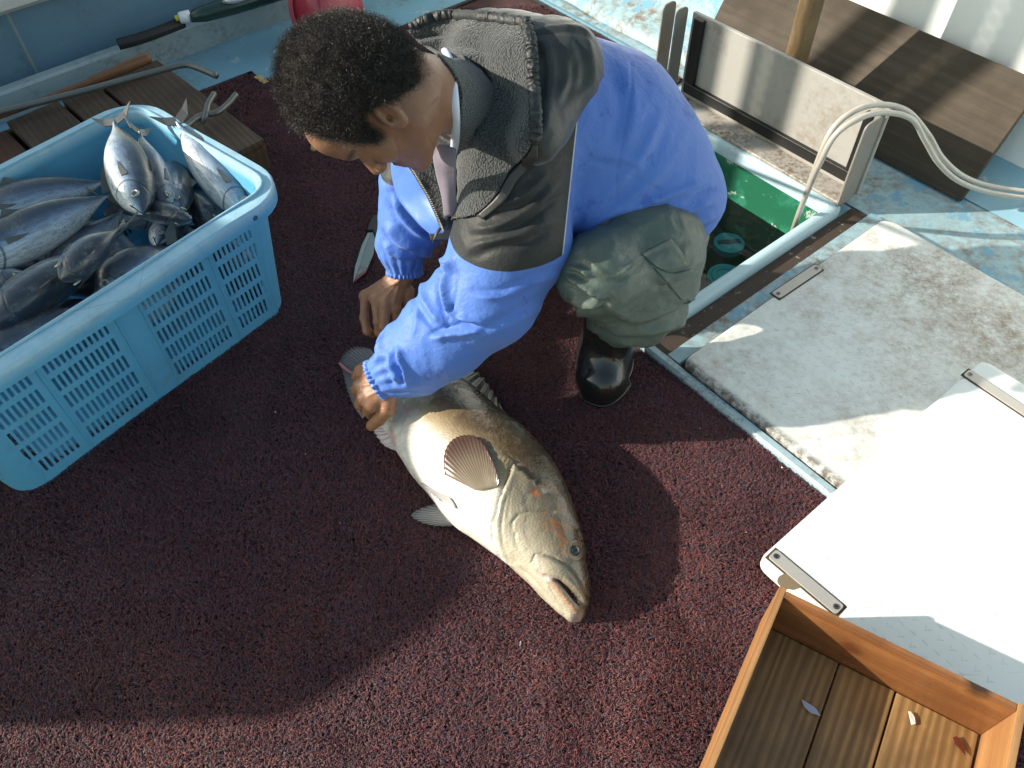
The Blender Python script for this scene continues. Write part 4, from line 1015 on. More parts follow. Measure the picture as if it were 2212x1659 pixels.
# gill cover line
gl_ = t.ramp(t.math('ABSOLUTE', t.math('SUBTRACT', du_, t.math('ADD', .23, t.math('MULTIPLY', t.math('POWER', t.math('ABSOLUTE', t.math('SUBTRACT', dv_, .42)), 2), -.35)))), [(.0, 1), (.006, .7), (.011, 0)])
col = t.mix(t.math('MULTIPLY', gl_, .8), col, (.03, .035, .04))
t.out(col, t.math('MULTIPLY_ADD', nn_, .30, .16), t.bump(t.math('ADD', t.math('ADD', t.noise(120, 4, .7), t.math('MULTIPLY', t.noise(28, 4, .6), 1.5)), t.math('MULTIPLY', gl_, -1.5)), .45, .0014), Metallic=.2, Specular_IOR_Level=.7, Coat_Weight=.4, Coat_Roughness=.12)
m_tuna = t.m
m_tfin = m_plain('tuna_fin', (.12, .12, .115), .35, .1, .3, 200, .3)
m_ering = m_plain('eye_ring', (.42, .40, .34), .2, .5); m_pup = m_plain('pupil', (.01, .012, .015), .05); m_blood = m_plain('blood', (.45, .02, .02), .25)
tun = [0, .02, .06, .13, .23, .36, .50, .64, .76, .86, .93, .975, 1.0]
tdp = [.01, .17, .40, .70, .92, 1.0, .99, .86, .63, .36, .17, .085, .07]       # depth
twd = [.01, .19, .44, .74, .94, 1.0, .98, .84, .58, .30, .13, .10, .10]
def tuna(label, head, tail, dep, roll, bend=0.0, open_mouth=False, thick=.78, flip=1, fins=True):
    """head, tail: (x, y, z) in the photograph's frame; dep: body depth (m); roll: 0 = lies on its side with the back to the right of head->tail seen from above, 90 = upright"""
    H_ = at(*head); T_ = at(*tail); d = H_ - T_; L = np.linalg.norm(d); X_ = d / L       # X towards the head
    side = np.cross(X_, [0, 0, 1]); side /= np.linalg.norm(side); upv = np.cross(side, X_)
    r = radians(roll); DV = (cos(r) * side * flip + sin(r) * upv); LT = np.cross(X_, DV)  # DV: towards the back fin, LT: flank
    if LT[2] < 0: LT = -LT
    root = thing('tuna', label, 'fish', 'silver tuna heaped in the blue crate', loc=T_)
    inv = Matrix.Translation(-Vector(root.location))
    n, m_ = 56, 32
    u = np.linspace(0, 1, n) ** 1.15; dp = cr_arr(tun, tdp, u)[:, 0].clip(.012); wd = cr_arr(tun, twd, u)[:, 0].clip(.012)
    V = []; A = []; spine = []
    for i in range(n):
        c = H_ - d * u[i] + LT * bend * L * 4 * u[i] * (1 - u[i]) * .25 - DV * dep * .04
        spine.append(c)
        for j in range(m_):
            a_ = 2 * pi * j / m_; cd, sd = cos(a_), sin(a_)
            cd_ = np.sign(cd) * abs(cd) ** 1.08
            gill = 1 + .025 * np.exp(-((u[i] - .20) / .03) ** 2) - .03 * np.exp(-((u[i] - .245) / .012) ** 2)
            V.append(c + DV * cd_ * dep / 2 * dp[i] + LT * sd * dep / 2 * thick * wd[i] * gill); A.append(((cd + 1) / 2, u[i], 0))
    V.append(H_ + X_ * .002 - DV * dep * .06); A.append((.5, 0, 0)); V.append(T_); A.append((.5, 1, 0))
    fs = [(i * m_ + j, i * m_ + (j + 1) % m_, (i + 1) * m_ + (j + 1) % m_, (i + 1) * m_ + j) for i in range(n - 1) for j in range(m_)]
    k = n * m_; fs += [(k, (j + 1) % m_, j) for j in range(m_)] + [(k + 1, (n - 1) * m_ + j, (n - 1) * m_ + (j + 1) % m_) for j in range(m_)]
    V = np.array(V)
    # object space of the skin: along the fish, so that the marks run lengthwise
    Mt = Matrix.Identity(4)
    for i in range(3): Mt[i][0] = X_[i]; Mt[i][1] = DV[i]; Mt[i][2] = np.cross(X_, DV)[i]; Mt[i][3] = H_[i]
    Mi = Mt.inverted(); Mn = np.array(Mi)
    Vl = V @ Mn[:3, :3].T + Mn[:3, 3]
    o = mesh_obj('body', Vl, fs, m_tuna, root, True, attrs={'uvw': np.array(A)})
    o.matrix_parent_inverse = inv; o.matrix_basis = Mt
    b_ = bmesh.new(); b_.from_mesh(o.data); bmesh.ops.recalc_face_normals(b_, faces=b_.faces); b_.to_mesh(o.data); b_.free()
    def add(name, mb, m__, sm=True):
        q_ = mb.build(name, m__, root, smooth=sm); q_.matrix_parent_inverse = inv; return q_
    # forked tail fin
    mb = MB()
    for sg in (1, -1):
        root_ = T_ + X_ * .006; tip = T_ - X_ * dep * .42 + DV * sg * dep * .50 + LT * .006; mid = T_ - X_ * dep * .16 + DV * sg * dep * .22
        k0 = [T_ + X_ * .010 + DV * sg * .004, T_ - X_ * dep * .02 + DV * sg * dep * .28, tip, T_ - X_ * dep * .27 + DV * sg * dep * .26, T_ - X_ * dep * .13]
        th_ = LT * .0014
        mb.add([p + th_ for p in k0] + [p - th_ for p in k0], [(0, 1, 2, 3, 4), (9, 8, 7, 6, 5)] + [(i, 5 + i, 5 + (i + 1) % 5, (i + 1) % 5) for i in range(5)])
    add('tail_fin', mb, m_tfin, False)
    # eyes with a ring
    for sg in (1, -1):
        i = int(np.argmin(abs(u - .115))); c = spine[i] + DV * dep * .07 + LT * sg * (dep / 2 * thick * wd[i] * .97) + LT * sg * dep * .03
        mb = MB(); tl = LT * sg
        e1_ = X_; e2_ = DV; R0 = dep * .10
        mb.tube([c + tl * .000 + R0 * .8 * (cos(a_) * e1_ + sin(a_) * e2_) for a_ in np.linspace(0, 2 * pi, 17)], R0 * .30, 6)
        er = add('eye', mb, m_ering)
        mb = MB(); mb.sphere(c - tl * R0 * .25, R0 * .72, 12, 8); pu = mb.build('pupil', m_pup, er, smooth=True); pu.matrix_parent_inverse = inv
    if fins:
        for sg in (1,):
            i = int(np.argmin(abs(u - .27))); c = spine[i] + LT * sg * (dep / 2 * thick * wd[i] * 1.0) + DV * dep * .02
            tip = spine[int(np.argmin(abs(u - .43)))] + LT * sg * (dep / 2 * thick * 1.05) - DV * dep * .03
            mb = MB(); w_ = DV * dep * .07; k0 = [c + w_, c - w_, (c + tip) / 2 - w_ * .8, tip, (c + tip) / 2 + w_ * .5]; th_ = LT * .0016
            mb.add([p + th_ for p in k0] + [p - th_ for p in k0], [(0, 1, 2, 3, 4), (9, 8, 7, 6, 5)] + [(i, 5 + i, 5 + (i + 1) % 5, (i + 1) % 5) for i in range(5)]); add('pectoral_fin', mb, m_tfin, False)
        mb = MB(); iu = [int(np.argmin(abs(u - q_))) for q_ in (.33, .36, .47)]; c = [spine[i] + DV * (dep / 2 * dp[i] * .98) for i in iu]; c.insert(1, c[1] + DV * dep * .16 - X_ * dep * .05)
        k0 = [c[0], c[1], c[3]]; th_ = LT * .0012
        mb.add([p + th_ for p in k0] + [p - th_ for p in k0], [(0, 1, 2), (5, 4, 3), (0, 3, 4, 1), (1, 4, 5, 2), (2, 5, 3, 0)]); add('dorsal_fin', mb, m_tfin, False)
    # mouth
    mb = MB(); i = int(np.argmin(abs(u - .03)))
    mp = [H_ + X_ * .001 - DV * dep * .02 + LT * .001, spine[i] - DV * dep * .07 + LT * dep * .10, spine[int(np.argmin(abs(u - .065)))] - DV * dep * .14 + LT * dep * .185]
    mb.tube(spline(mp, 4), .0014, 6); add('mouth', mb, m_pup)
    return root
tuna('glossy dark tuna lying uppermost, tail against the far rim, ringed eye', (312, 462, .335), (250, 264, .375), .100, 12, .05, flip=-1)
tuna('blue grey tuna with head down just right of the uppermost glossy one', (356, 452, .30), (300, 286, .36), .080, 55, .0)
tuna('short looking bluish tuna, head down, between a leaning tuna and the big pale one', (392, 462, .285), (372, 330, .20), .078, 5, flip=-1)
tuna('pale silver tuna slanting down from the far corner to the near rim', (548, 470, .235), (385, 262, .355), .100, 5, .0, flip=-1)
tuna('tuna lying crosswise with its open jaws pointing right, under the uppermost one', (413, 474, .315), (225, 428, .27), .066, 60, .0, flip=1)
tuna('white bellied tuna head with a round eye peeping out below the open jaws', (341, 532, .27), (400, 440, .16), .070, -12, flip=-1)
tuna('long blue grey tuna lying along the far side, its head pointing out of the picture', (-95, 478, 0.285), (228, 388, 0.295), 0.108, 45, -.03)
tuna('long tuna with pale back lying next to the one along the far side', (-80, 570, 0.315), (232, 418, 0.315), 0.105, 50, .02)
tuna('slim tuna lying below the crossed tail fin in the middle of the crate', (85, 640, 0.235), (262, 452, 0.265), 0.090, 40)
tuna('dark green black tuna with bright eye at the centre of the crate', (132, 606, 0.360), (262, 492, 0.370), 0.083, 35, .10, flip=-1)
tuna('large pale tuna at the near rim with a reddish eye at the left border', (-22, 706, 0.320), (222, 536, 0.275), 0.121, 40, .05, flip=-1)
tuna('tuna half hidden at the left border, small ringed eye in view', (72, 602, 0.275), (-160, 640, 0.255), 0.074, 10)
tuna('smooth bluish tuna lying along the near rim right of the centre', (205, 632, 0.275), (372, 528, 0.275), 0.099, 50)
tuna('pale blue tuna squeezed along the near rim at the left border', (-60, 790, 0.275), (215, 660, 0.255), 0.101, 50)
tuna('dark tuna deep in the corner under the big pale one', (470, 500, 0.215), (400, 400, 0.195), 0.090, 40, fins=False)
tuna('dark tuna deep under the white bellied head', (440, 520, 0.205), (280, 600, 0.185), 0.095, 40, fins=False)
tuna('lowest tuna glimpsed behind the near slots, left part', (20, 760, 0.165), (220, 640, 0.155), 0.101, 40, fins=False)
tuna('lowest tuna glimpsed behind the near slots, middle part', (230, 700, 0.115), (400, 580, 0.115), 0.112, 40, fins=False)
tuna('lowest tuna glimpsed behind the near slots, right part', (560, 600, 0.115), (380, 480, 0.135), 0.112, 40, fins=False)
tuna('tuna buried under the heap at the left end', (100, 560, 0.195), (-120, 700, 0.195), 0.112, 40, fins=False)
tuna('tuna buried under the heap in the middle', (330, 560, 0.185), (120, 640, 0.175), 0.112, 40, fins=False)
tuna('tuna buried beneath the leaning ones by the far side', (250, 480, 0.195), (420, 380, 0.155), 0.112, 40, fins=False)

for lab, h_, t_, d_ in (('dark tuna filling the gap under the crossed tail fin', (300, 590, .22), (180, 470, .20), .085), ('dark tuna filling the gap beside the white bellied head', (450, 560, .20), (330, 470, .18), .085),
                        ('dull tuna filling the gap at the foot of the long pair', (40, 560, .22), (240, 470, .20), .09), ('dull tuna under the big pale head at the left border', (150, 700, .20), (-60, 740, .19), .09), ('dark tuna filling the gap along the near wall, middle', (380, 560, .17), (180, 680, .17), .10),
                        ('dull tuna under the one in the far corner', (500, 470, .15), (330, 340, .12), .10)):
    tuna(lab, h_, t_, d_, 35, fins=False)
# ------------------------------------------------------------------ the man: surfaces grown from smooth distance fields
def cone(P_, a, b, ra, rb):
    a = np.asarray(a, np.float32); b = np.asarray(b, np.float32); d = b - a; t = np.clip(((P_ - a) @ d) / (d @ d + 1e-12), 0, 1)
    return np.linalg.norm(P_ - a - t[..., None] * d, axis=-1) - (ra + (rb - ra) * t)
def ell(P_, c, r, R_=None):
    q = P_ - np.asarray(c, np.float32)
    if R_ is not None: q = q @ np.asarray(R_, np.float32)
    r = np.asarray(r, np.float32); k0 = np.linalg.norm(q / r, axis=-1); k1 = np.linalg.norm(q / (r * r), axis=-1)
    return k0 * (k0 - 1) / (k1 + 1e-9)
def smin(a, b, k):
    h = np.clip(.5 + .5 * (b - a) / k, 0, 1); return b + (a - b) * h - k * h * (1 - h)
def smax(a, b, k): return -smin(-a, -b, k)
def nets(fn, lo, hi, res):
    """surface nets of the zero level of fn over a box"""
    lo = np.array(lo, float); n = np.ceil((np.array(hi) - lo) / res).astype(int) + 1
    ax = [lo[i] + res * np.arange(n[i]) for i in range(3)]
    F = np.empty(n, np.float32)
    YZ = np.stack(np.meshgrid(ax[1], ax[2], indexing='ij'), -1)
    for i0 in range(0, n[0], 24):
        xs_ = ax[0][i0:i0 + 24]; P_ = np.empty((len(xs_), n[1], n[2], 3), np.float32); P_[..., 0] = xs_[:, None, None]; P_[..., 1:] = YZ[None]
        F[i0:i0 + 24] = fn(P_)
    ins = F < 0
    c = np.zeros(n - 1, np.int8); 
    for dx in (0, 1):
        for dy in (0, 1):
            for dz in (0, 1): c += ins[dx:n[0] - 1 + dx, dy:n[1] - 1 + dy, dz:n[2] - 1 + dz]
    act = (c > 0) & (c < 8); I = np.argwhere(act); idx = -np.ones(n - 1, np.int64); idx[act] = np.arange(len(I))
    S = np.zeros((len(I), 3)); W = np.zeros(len(I))
    corners = [(a, b, d) for a in (0, 1) for b in (0, 1) for d in (0, 1)]
    for p in corners:
        for k in range(3):
            if p[k] == 0:
                q_ = list(p); q_[k] = 1
                f0 = F[I[:, 0] + p[0], I[:, 1] + p[1], I[:, 2] + p[2]]; f1 = F[I[:, 0] + q_[0], I[:, 1] + q_[1], I[:, 2] + q_[2]]
                m = (f0 < 0) != (f1 < 0); t = np.where(m, f0 / (f0 - f1 + 1e-20), 0)
                pt = np.array(p, float)[None].repeat(len(I), 0); pt[:, k] += t
                S += np.where(m[:, None], pt, 0); W += m
    V = lo + res * (I + S / W[:, None]); fs = []
    for k in range(3):
        sl = [slice(0, n[0]), slice(0, n[1]), slice(0, n[2])]; sa = list(sl); sb = list(sl); sa[k] = slice(0, n[k] - 1); sb[k] = slice(1, n[k])
        m = ins[tuple(sa)] != ins[tuple(sb)]; E = np.argwhere(m); o1, o2 = [j for j in range(3) if j != k]
        E = E[(E[:, o1] > 0) & (E[:, o2] > 0) & (E[:, o1] < n[o1] - 1) & (E[:, o2] < n[o2] - 1)]
        f0 = ins[E[:, 0], E[:, 1], E[:, 2]]
        q_ = []
        for d1, d2 in ((-1, -1), (0, -1), (0, 0), (-1, 0)):
            G_ = E.copy(); G_[:, o1] += d1; G_[:, o2] += d2; q_.append(idx[G_[:, 0], G_[:, 1], G_[:, 2]])
        Q_ = np.stack(q_, 1); flip = f0 if k != 1 else ~f0
        Q_[~flip] = Q_[~flip][:, ::-1]; fs.append(Q_)
    fs = np.concatenate(fs); fs = fs[(fs >= 0).all(1)]
    return V, fs
def vnormals(V, fs):
    N_ = np.zeros_like(V); n_ = np.cross(V[fs[:, 2]] - V[fs[:, 0]], V[fs[:, 3]] - V[fs[:, 1]])
    for k in range(4): np.add.at(N_, fs[:, k], n_)
    return N_ / (np.linalg.norm(N_, axis=1)[:, None] + 1e-12)
def smooth_mesh(V, fs, it=2, lam=.5):
    for _ in range(it):
        S = np.zeros_like(V); W = np.zeros(len(V))
        for k in range(4):
            for j in (1, 3):
                np.add.at(S, fs[:, k], V[fs[:, (k + j) % 4]]); np.add.at(W, fs[:, k], 1)
        V = V + lam * (S / W[:, None] - V)
    return V
def quick_mesh(name, V, fs, mats, parent, attrs=None, fm=None):
    me = bpy.data.meshes.new(name); me.vertices.add(len(V)); me.vertices.foreach_set('co', V.astype(np.float32).ravel())
    me.loops.add(len(fs) * 4); me.loops.foreach_set('vertex_index', fs.ravel().astype(np.int32)); me.polygons.add(len(fs))
    me.polygons.foreach_set('loop_start', np.arange(len(fs), dtype=np.int32) * 4); me.polygons.foreach_set('loop_total', np.full(len(fs), 4, np.int32))
    me.polygons.foreach_set('use_smooth', np.ones(len(fs), bool))
    for m in (mats if isinstance(mats, list) else [mats]): me.materials.append(m)
    if fm is not None: me.polygons.foreach_set('material_index', fm.astype(np.int32))
    if attrs:
        for k, v in attrs.items():
            v = np.concatenate([v, np.ones((len(v), 1))], 1).astype(np.float32); a_ = me.attributes.new(k, 'FLOAT_COLOR', 'POINT'); a_.data.foreach_set('color', v.ravel())
    me.update(calc_edges=True); me.validate()
    o = bpy.data.objects.new(name, me); COL.objects.link(o)
    if parent: o.parent = parent
    return o
def crease(q, line, w_, amp, asym=.6):
    """a cloth fold: a ridge along a polyline in the photograph's frame with a valley beside it"""
    d, s_, p_ = seg_dist(q, line); f = np.clip(np.minimum(p_, 1 - p_) * 5, 0, 1)
    x = d * np.sign(s_)
    w_ = w_ * .8
    return amp * f * (np.exp(-np.abs(x / w_) ** 1.5) - asym * 1.15 * np.exp(-((x - w_ * 1.5) / (w_ * .9)) ** 2))

person = thing('person', 'man with black curly hair in blue and black jacket crouching to grip the grouper', 'person')

# ---- head frame
Fh = np.array([-.387, -.223, -.895]); Fh /= np.linalg.norm(Fh)
Uh = np.array([-.886, -.178, .428]); Uh -= Fh * (Uh @ Fh); Uh /= np.linalg.norm(Uh)
Lh = np.cross(Uh, Fh); Lh = -Lh if Lh[1] > 0 else Lh
HS = .94
RH = np.stack([Lh, Fh, Uh], 1)                     # columns: left, forward, up
HO = at(851, 254, .797) - RH @ np.array([.078, -.010, -.020]) * HS
def hw(p): return HO + RH @ (np.array(p) * HS)     # head space to world
NK0, NK1 = hw((0, -.030, -.050)), at(1050, 225, .585)
def f_head(P_):
    q = ((P_ - HO.astype(np.float32)) @ RH.astype(np.float32)) / HS
    x = np.abs(q[..., 0]); s = np.stack([x, q[..., 1], q[..., 2]], -1)
    d = ell(s, (0, -.012, .020), (.074, .094, .088))
    d = smin(d, ell(s, (0, .030, -.035), (.058, .058, .082)), .03)
    d = smin(d, cone(s, (.052, -.002, -.062), (0, .066, -.104), .014, .020), .03)
    d = smin(d, cone(s, (0, .088, .014), (.032, .080, .014), .014, .012), .014)
    d = smin(d, ell(s, (0, .060, .048), (.054, .044, .046)), .03)
    d = smin(d, ell(s, (.044, .056, -.030), (.018, .018, .017)), .03)
    d = smin(d, ell(s, (.0, .066, -.076), (.032, .024, .024)), .02)
    d = smin(d, cone(s, (0, .086, .002), (0, .112, -.040), .0085, .0115), .012)
    d = smin(d, ell(s, (.012, .101, -.044), (.009, .011, .008)), .007)
    d = smax(d, -ell(s, (.032, .102, -.004), (.019, .018, .013)), .014)
    d = smin(d, ell(s, (.031, .076, -.006), (.016, .014, .013)), .005)
    d = smin(d, cone(s, (0, .093, -.068), (.019, .084, -.072), .0065, .004), .006)
    d = smin(d, cone(s, (0, .091, -.080), (.016, .084, -.079), .0072, .004), .006)
    d = smax(d, -cone(s, (0, .102, -.0745), (.024, .091, -.076), .0022, .001), .004)
    d = smin(d, ell(s, (0, .082, -.108), (.018, .016, .015)), .018)
    # neck
    d = smin(d, cone(P_, NK0, NK1, .058, .064) / HS, .035)
    # ear
    ce, se = cos(.35), sin(.35); e = s - np.array([.078, -.014, -.012], np.float32)
    ey_ = e[..., 1] * ce + e[..., 2] * se; ez_ = -e[..., 1] * se + e[..., 2] * ce; ex_ = e[..., 0] - .18 * (-ey_)
    E_ = np.stack([ex_, ey_, ez_], -1)
    ear = ell(E_, (0, 0, 0), (.0115, .0185, .033))
    ear = smax(ear, -ell(E_, (.012, .002, .004), (.0105, .0115, .0215)), .004)
    ear = smin(ear, cone(E_, (.004, .010, .003), (.006, .0125, -.008), .0035, .004), .004)
    ear = smin(ear, cone(E_, (.002, -.004, -.012), (.003, -.002, .012), .0035, .003), .005)
    ear = smax(ear, -ell(E_, (.004, .006, -.003), (.008, .004, .0055)), .003)
    d = smin(d, ear, .006)
    return d * HS
lo = HO - .20; hi = HO + .20; lo[0] -= .0; hi[0] += .05
Vh, Fh_ = nets(f_head, lo, hi, .0026)
Vh = smooth_mesh(Vh, Fh_, 1, .4)
def hp(P_): return ((P_ - HO) @ RH) / HS
# ---- hands
def hand(wr, el, mcps, fingers, rp=.0145, extra=()):
    def f(P_):
        d = cone(P_, el, wr, .030, .0255)
        for i, m_ in enumerate(mcps):
            d = smin(d, cone(P_, np.array(wr) + (np.array(m_) - wr) * .12, m_, .0165, rp), .016)
        fd = None
        for ch, r0, r1 in fingers:
            k = len(ch)
            for i in range(k - 1):
                ra = r0 + (r1 - r0) * i / (k - 1); rb = r0 + (r1 - r0) * (i + 1) / (k - 1)
                c_ = smin(cone(P_, ch[i], ch[i + 1], ra, rb), np.linalg.norm(P_ - np.asarray(ch[i], np.float32), axis=-1) - ra * 1.05, .004)
                fd_ = c_ if i == 0 else smin(fd_, c_, .003)
            fd = fd_ if fd is None else np.minimum(fd, fd_)
        d = smin(d, fd, .007)
        for a_, b_, r_ in extra: d = smin(d, cone(P_, a_, b_, r_, r_ * .6), .006)
        return d
    allp = np.array([wr, el] + list(mcps) + [p for ch, _, _ in fingers for p in ch]); return nets(f, allp.min(0) - .04, allp.max(0) + .04, .0017)
def mc(wr, ms, z): return [at(*m) for m in ms]
wrR = at(872, 590, .205); elR = at(905, 500, .29)
mR = [at(852, 664, .145), at(833, 655, .158), at(811, 646, .158), at(789, 640, .148)]
fR = [([mR[0], at(856, 705, .105), at(845, 735, .07), at(838, 740, .05)], .0118, .0092), ([mR[1], at(830, 706, .12), at(828, 732, .08), at(836, 736, .055)], .0122, .0095),
      ([mR[2], at(817, 694, .125), at(819, 718, .095), at(829, 722, .07)], .0118, .0092), ([mR[3], at(787, 686, .122), at(793, 715, .10), at(806, 722, .075)], .0112, .0088),
      ([at(880, 630, .165), at(884, 672, .12), at(870, 705, .085), at(858, 722, .07)], .0150, .0105)]
knR = [(m_, m_ + [0, -.004, .002], .0128) for m_ in mR]
VR, FR = hand(wrR, elR, mR, fR, .0135, knR)
wrL = at(846, 812, .195); elL = at(905, 775, .235)
mL = [at(781, 803, .166), at(779, 833, .164), at(787, 860, .156), at(803, 876, .148)]
fL = [([mL[0], at(772, 812, .140), at(776, 822, .10), at(786, 835, .07)], .0125, .0095), ([mL[1], at(771, 842, .136), at(777, 855, .095), at(788, 862, .07)], .0128, .0095),
      ([mL[2], at(779, 872, .126), at(788, 884, .09), at(800, 888, .07)], .0128, .0095), ([mL[3], at(796, 888, .118), at(802, 896, .090), at(810, 895, .072)], .0120, .0092),
      ([at(842, 846, .172), at(836, 884, .142), at(818, 906, .114), at(803, 919, .094)], .0165, .0118)]
VL, FL = hand(wrL, elL, mL, fL, .0150, [(m_, m_ + [0, -.003, .003], .0128) for m_ in mL] + [(at(848, 830, .185), at(838, 868, .150), .024), (at(812, 815, .178), at(808, 858, .158), .026), (at(800, 800, .170), at(795, 850, .158), .024), (at(826, 850, .165), at(812, 868, .150), .022)])
# ---- trunk under the clothes (coarse) joins head and hands into the one body
JN = {k_: at(*v) for k_, v in dict(chest=(1070, 260, .58), back=(1230, 300, .52), hip=(1385, 400, .40), shL=(1110, 330, .56), elL=(1040, 650, .335), shR=(960, 250, .50), elR=(915, 440, .35), knee=(1285, 590, .395), ank=(1325, 730, .12), knR=(1180, 470, .27), ankR=(1190, 520, .06)).items()}
def f_trunk(P_):
    d = cone(P_, JN['chest'], JN['back'], .11, .11); d = smin(d, cone(P_, JN['back'], JN['hip'], .11, .11), .05)
    for a, b, r0, r1 in (('shL', 'elL', .045, .036), ('shR', 'elR', .045, .036), ('hip', 'knee', .07, .05), ('knee', 'ank', .045, .03), ('hip', 'knR', .07, .05), ('knR', 'ankR', .045, .03), ('chest', 'shL', .06, .05), ('chest', 'shR', .06, .05)): d = smin(d, cone(P_, JN[a], JN[b], r0, r1), .03)
    d = smin(d, cone(P_, JN['elL'], elL, .034, .030), .02); d = smin(d, cone(P_, JN['elR'], elR, .034, .030), .02)
    d = smin(d, cone(P_, JN['chest'], NK1, .07, .058), .03)
    return d
allj = np.array(list(JN.values()) + [elL, elR]); VT, FT = nets(f_trunk, allj.min(0) - .14, allj.max(0) + .14, .010)
Vb = np.concatenate([Vh, VR, VL, VT]); o1 = len(Vh); o2 = o1 + len(VR); o3 = o2 + len(VL)
Fb = np.concatenate([Fh_, FR + o1, FL + o2, FT + o3])
Nb = np.concatenate([vnormals(Vh, Fh_), vnormals(VR, FR), vnormals(VL, FL), vnormals(VT, FT)])
qb = proj(Vb); Db = np.zeros(len(Vb)); ish = np.zeros(len(Vb), bool); ish[o1:o3] = True
# tendons, veins and knuckle wrinkles on the backs of the hands
for a, b in (((866, 600), (850, 655)), ((862, 605), (832, 646)), ((858, 608), (812, 640)), ((853, 612), (792, 636)), ((836, 815), (786, 806)), ((838, 822), (785, 832)), ((840, 830), (796, 856))):
    Db += np.where(ish, .0016 * np.exp(-(seg_dist(qb, [a, b])[0] / 4.0) ** 2), 0)
for ln in ([(812, 884), (825, 880), (842, 884)], [(814, 889), (826, 886), (838, 890)], [(780, 682), (792, 682)], [(812, 692), (824, 692)], [(820, 600), (850, 625), (840, 640)], [(812, 838), (822, 852), (836, 856)]):
    Db += np.where(ish, -.0011 * np.exp(-(seg_dist(qb, ln)[0] / 1.7) ** 2), 0)
hl = hp(Vb); isf = np.zeros(len(Vb), bool); isf[:o1] = True
for ln in ([(850, 300), (862, 330), (858, 352)], [(925, 300), (940, 330), (935, 352)], [(770, 330), (785, 336)], [(900, 268), (925, 240), (945, 215)]):
    Db += np.where(isf, -.0010 * np.exp(-(seg_dist(qb, ln)[0] / 3) ** 2), 0)
nz = np.zeros(len(Vb)); nz[:o3] = vnoise(Vb[:o3], 55); Db += .0006 * nz
Vb = Vb + Nb * Db[:, None]
sc1 = np.array([.33, .158, .084]); Cb = np.tile(sc1, (len(Vb), 1)) * (1 + .12 * nz)[:, None]; Cb[:o1] *= np.array([.70, .72, .80])  # head tint darkened to carry the shade on the face
mz = np.exp(-((hl[:, 1] - .093) ** 2 + (hl[:, 2] + .0745) ** 2 + (hl[:, 0] * .45) ** 2) / .009 ** 2) * isf; Cb = Cb * (1 - .5 * mz[:, None]) + np.array([.22, .07, .06]) * .5 * mz[:, None]
br = np.exp(-((hl[:, 2] - .020) / .0055) ** 2) * (np.abs(np.abs(hl[:, 0]) - .032) < .022) * (hl[:, 1] > .06) * isf; Cb = Cb * (1 - .8 * br[:, None]) + np.array([.02, .014, .01]) * .8 * br[:, None]
kn_ = np.exp(-(np.min([np.linalg.norm(Vb - p, axis=1) for p in mR + mL], 0) / .016) ** 2) * ish; Cb = Cb * (1 - .25 * kn_[:, None]) + np.array([.36, .14, .09]) * .25 * kn_[:, None]
t = NT('skin')
t.out(t.mix(t.math('MULTIPLY', t.ramp(t.noise(150, 4), [(.4, 0), (.7, .3)]), 1), t.attr('tint'), (.17, .075, .04)), t.math('MULTIPLY_ADD', t.noise(70, 3), .2, .38), t.bump(t.math('ADD', t.voro(420), t.math('MULTIPLY', t.noise(170, 4), 1.4)), .28, .0009), Subsurface_Weight=.12, Subsurface_Radius=(.012, .005, .003), Subsurface_Scale=.6)
quick_mesh('body', Vb, Fb, t.m, person, {'tint': np.clip(Cb, 0, 1)})
_hm = (Vh[:, 0] > -9)
headV, headF = Vh, Fh_

# ---- hair: a springy mass and thousands of small curls
def f_hair(P_):
    q = ((P_ - HO.astype(np.float32)) @ RH.astype(np.float32)) / HS; x = np.abs(q[..., 0])
    d = ell(q, (0, -.013, .030), (.108, .106, .124))
    f = np.interp(q[..., 1], [-.16, -.11, -.07, -.045, -.015, .012, .022, .034, .046, .060, .075, .095], [-.105, -.098, -.074, -.022, .024, .020, -.016, -.016, .034, .078, .110, .15])
    f = f + np.where(q[..., 1] > .03, np.clip(.05 - x, 0, .05) * .15, 0)
    d = smax(d, (f - q[..., 2]) * .75, .016)
    return d * HS
lo = HO + Uh * .05 - .19; hi = HO + Uh * .05 + .19
Vr, Fr = nets(f_hair, lo, hi, .004); Nr = vnormals(Vr, Fr)
nh = vnoise(Vr, 60, 3) + .8 * vnoise(Vr, 140, 5) + .8 * vnoise(Vr, 24, 9)
Vr = Vr + Nr * (nh * .0026 - .006)[:, None]
t = NT('hair'); t.out(t.mix(t.noise(220, 3), (.010, .008, .007), (.030, .024, .020)), .62, t.bump(t.noise(320, 3), 1, .004))
m_hair = t.m
hair = quick_mesh('hair', Vr, Fr, m_hair, person)
# curls
ctr = Vr[Fr].mean(1); ar = np.linalg.norm(np.cross(Vr[Fr[:, 2]] - Vr[Fr[:, 0]], Vr[Fr[:, 3]] - Vr[Fr[:, 1]]), axis=1); nf_ = Nr[Fr].mean(1)
hq = hp(ctr); w_ = ar * (nf_ @ ((CP - HO) / np.linalg.norm(CP - HO)) > -.45)
NCU = 46000; pick = rng.choice(len(ctr), NCU, p=w_ / w_.sum())
jit = rng.random((NCU, 2)); base_ = ctr[pick] + (Vr[Fr[pick, 1]] - Vr[Fr[pick, 0]]) * (jit[:, :1] - .5) + (Vr[Fr[pick, 2]] - Vr[Fr[pick, 1]]) * (jit[:, 1:] - .5)
nn_ = nf_[pick] + rng.normal(0, .45, (NCU, 3)); nn_ /= np.linalg.norm(nn_, axis=1)[:, None]
ta = np.cross(nn_, rng.normal(0, 1, (NCU, 3))); ta /= np.linalg.norm(ta, axis=1)[:, None]; tb = np.cross(nn_, ta)
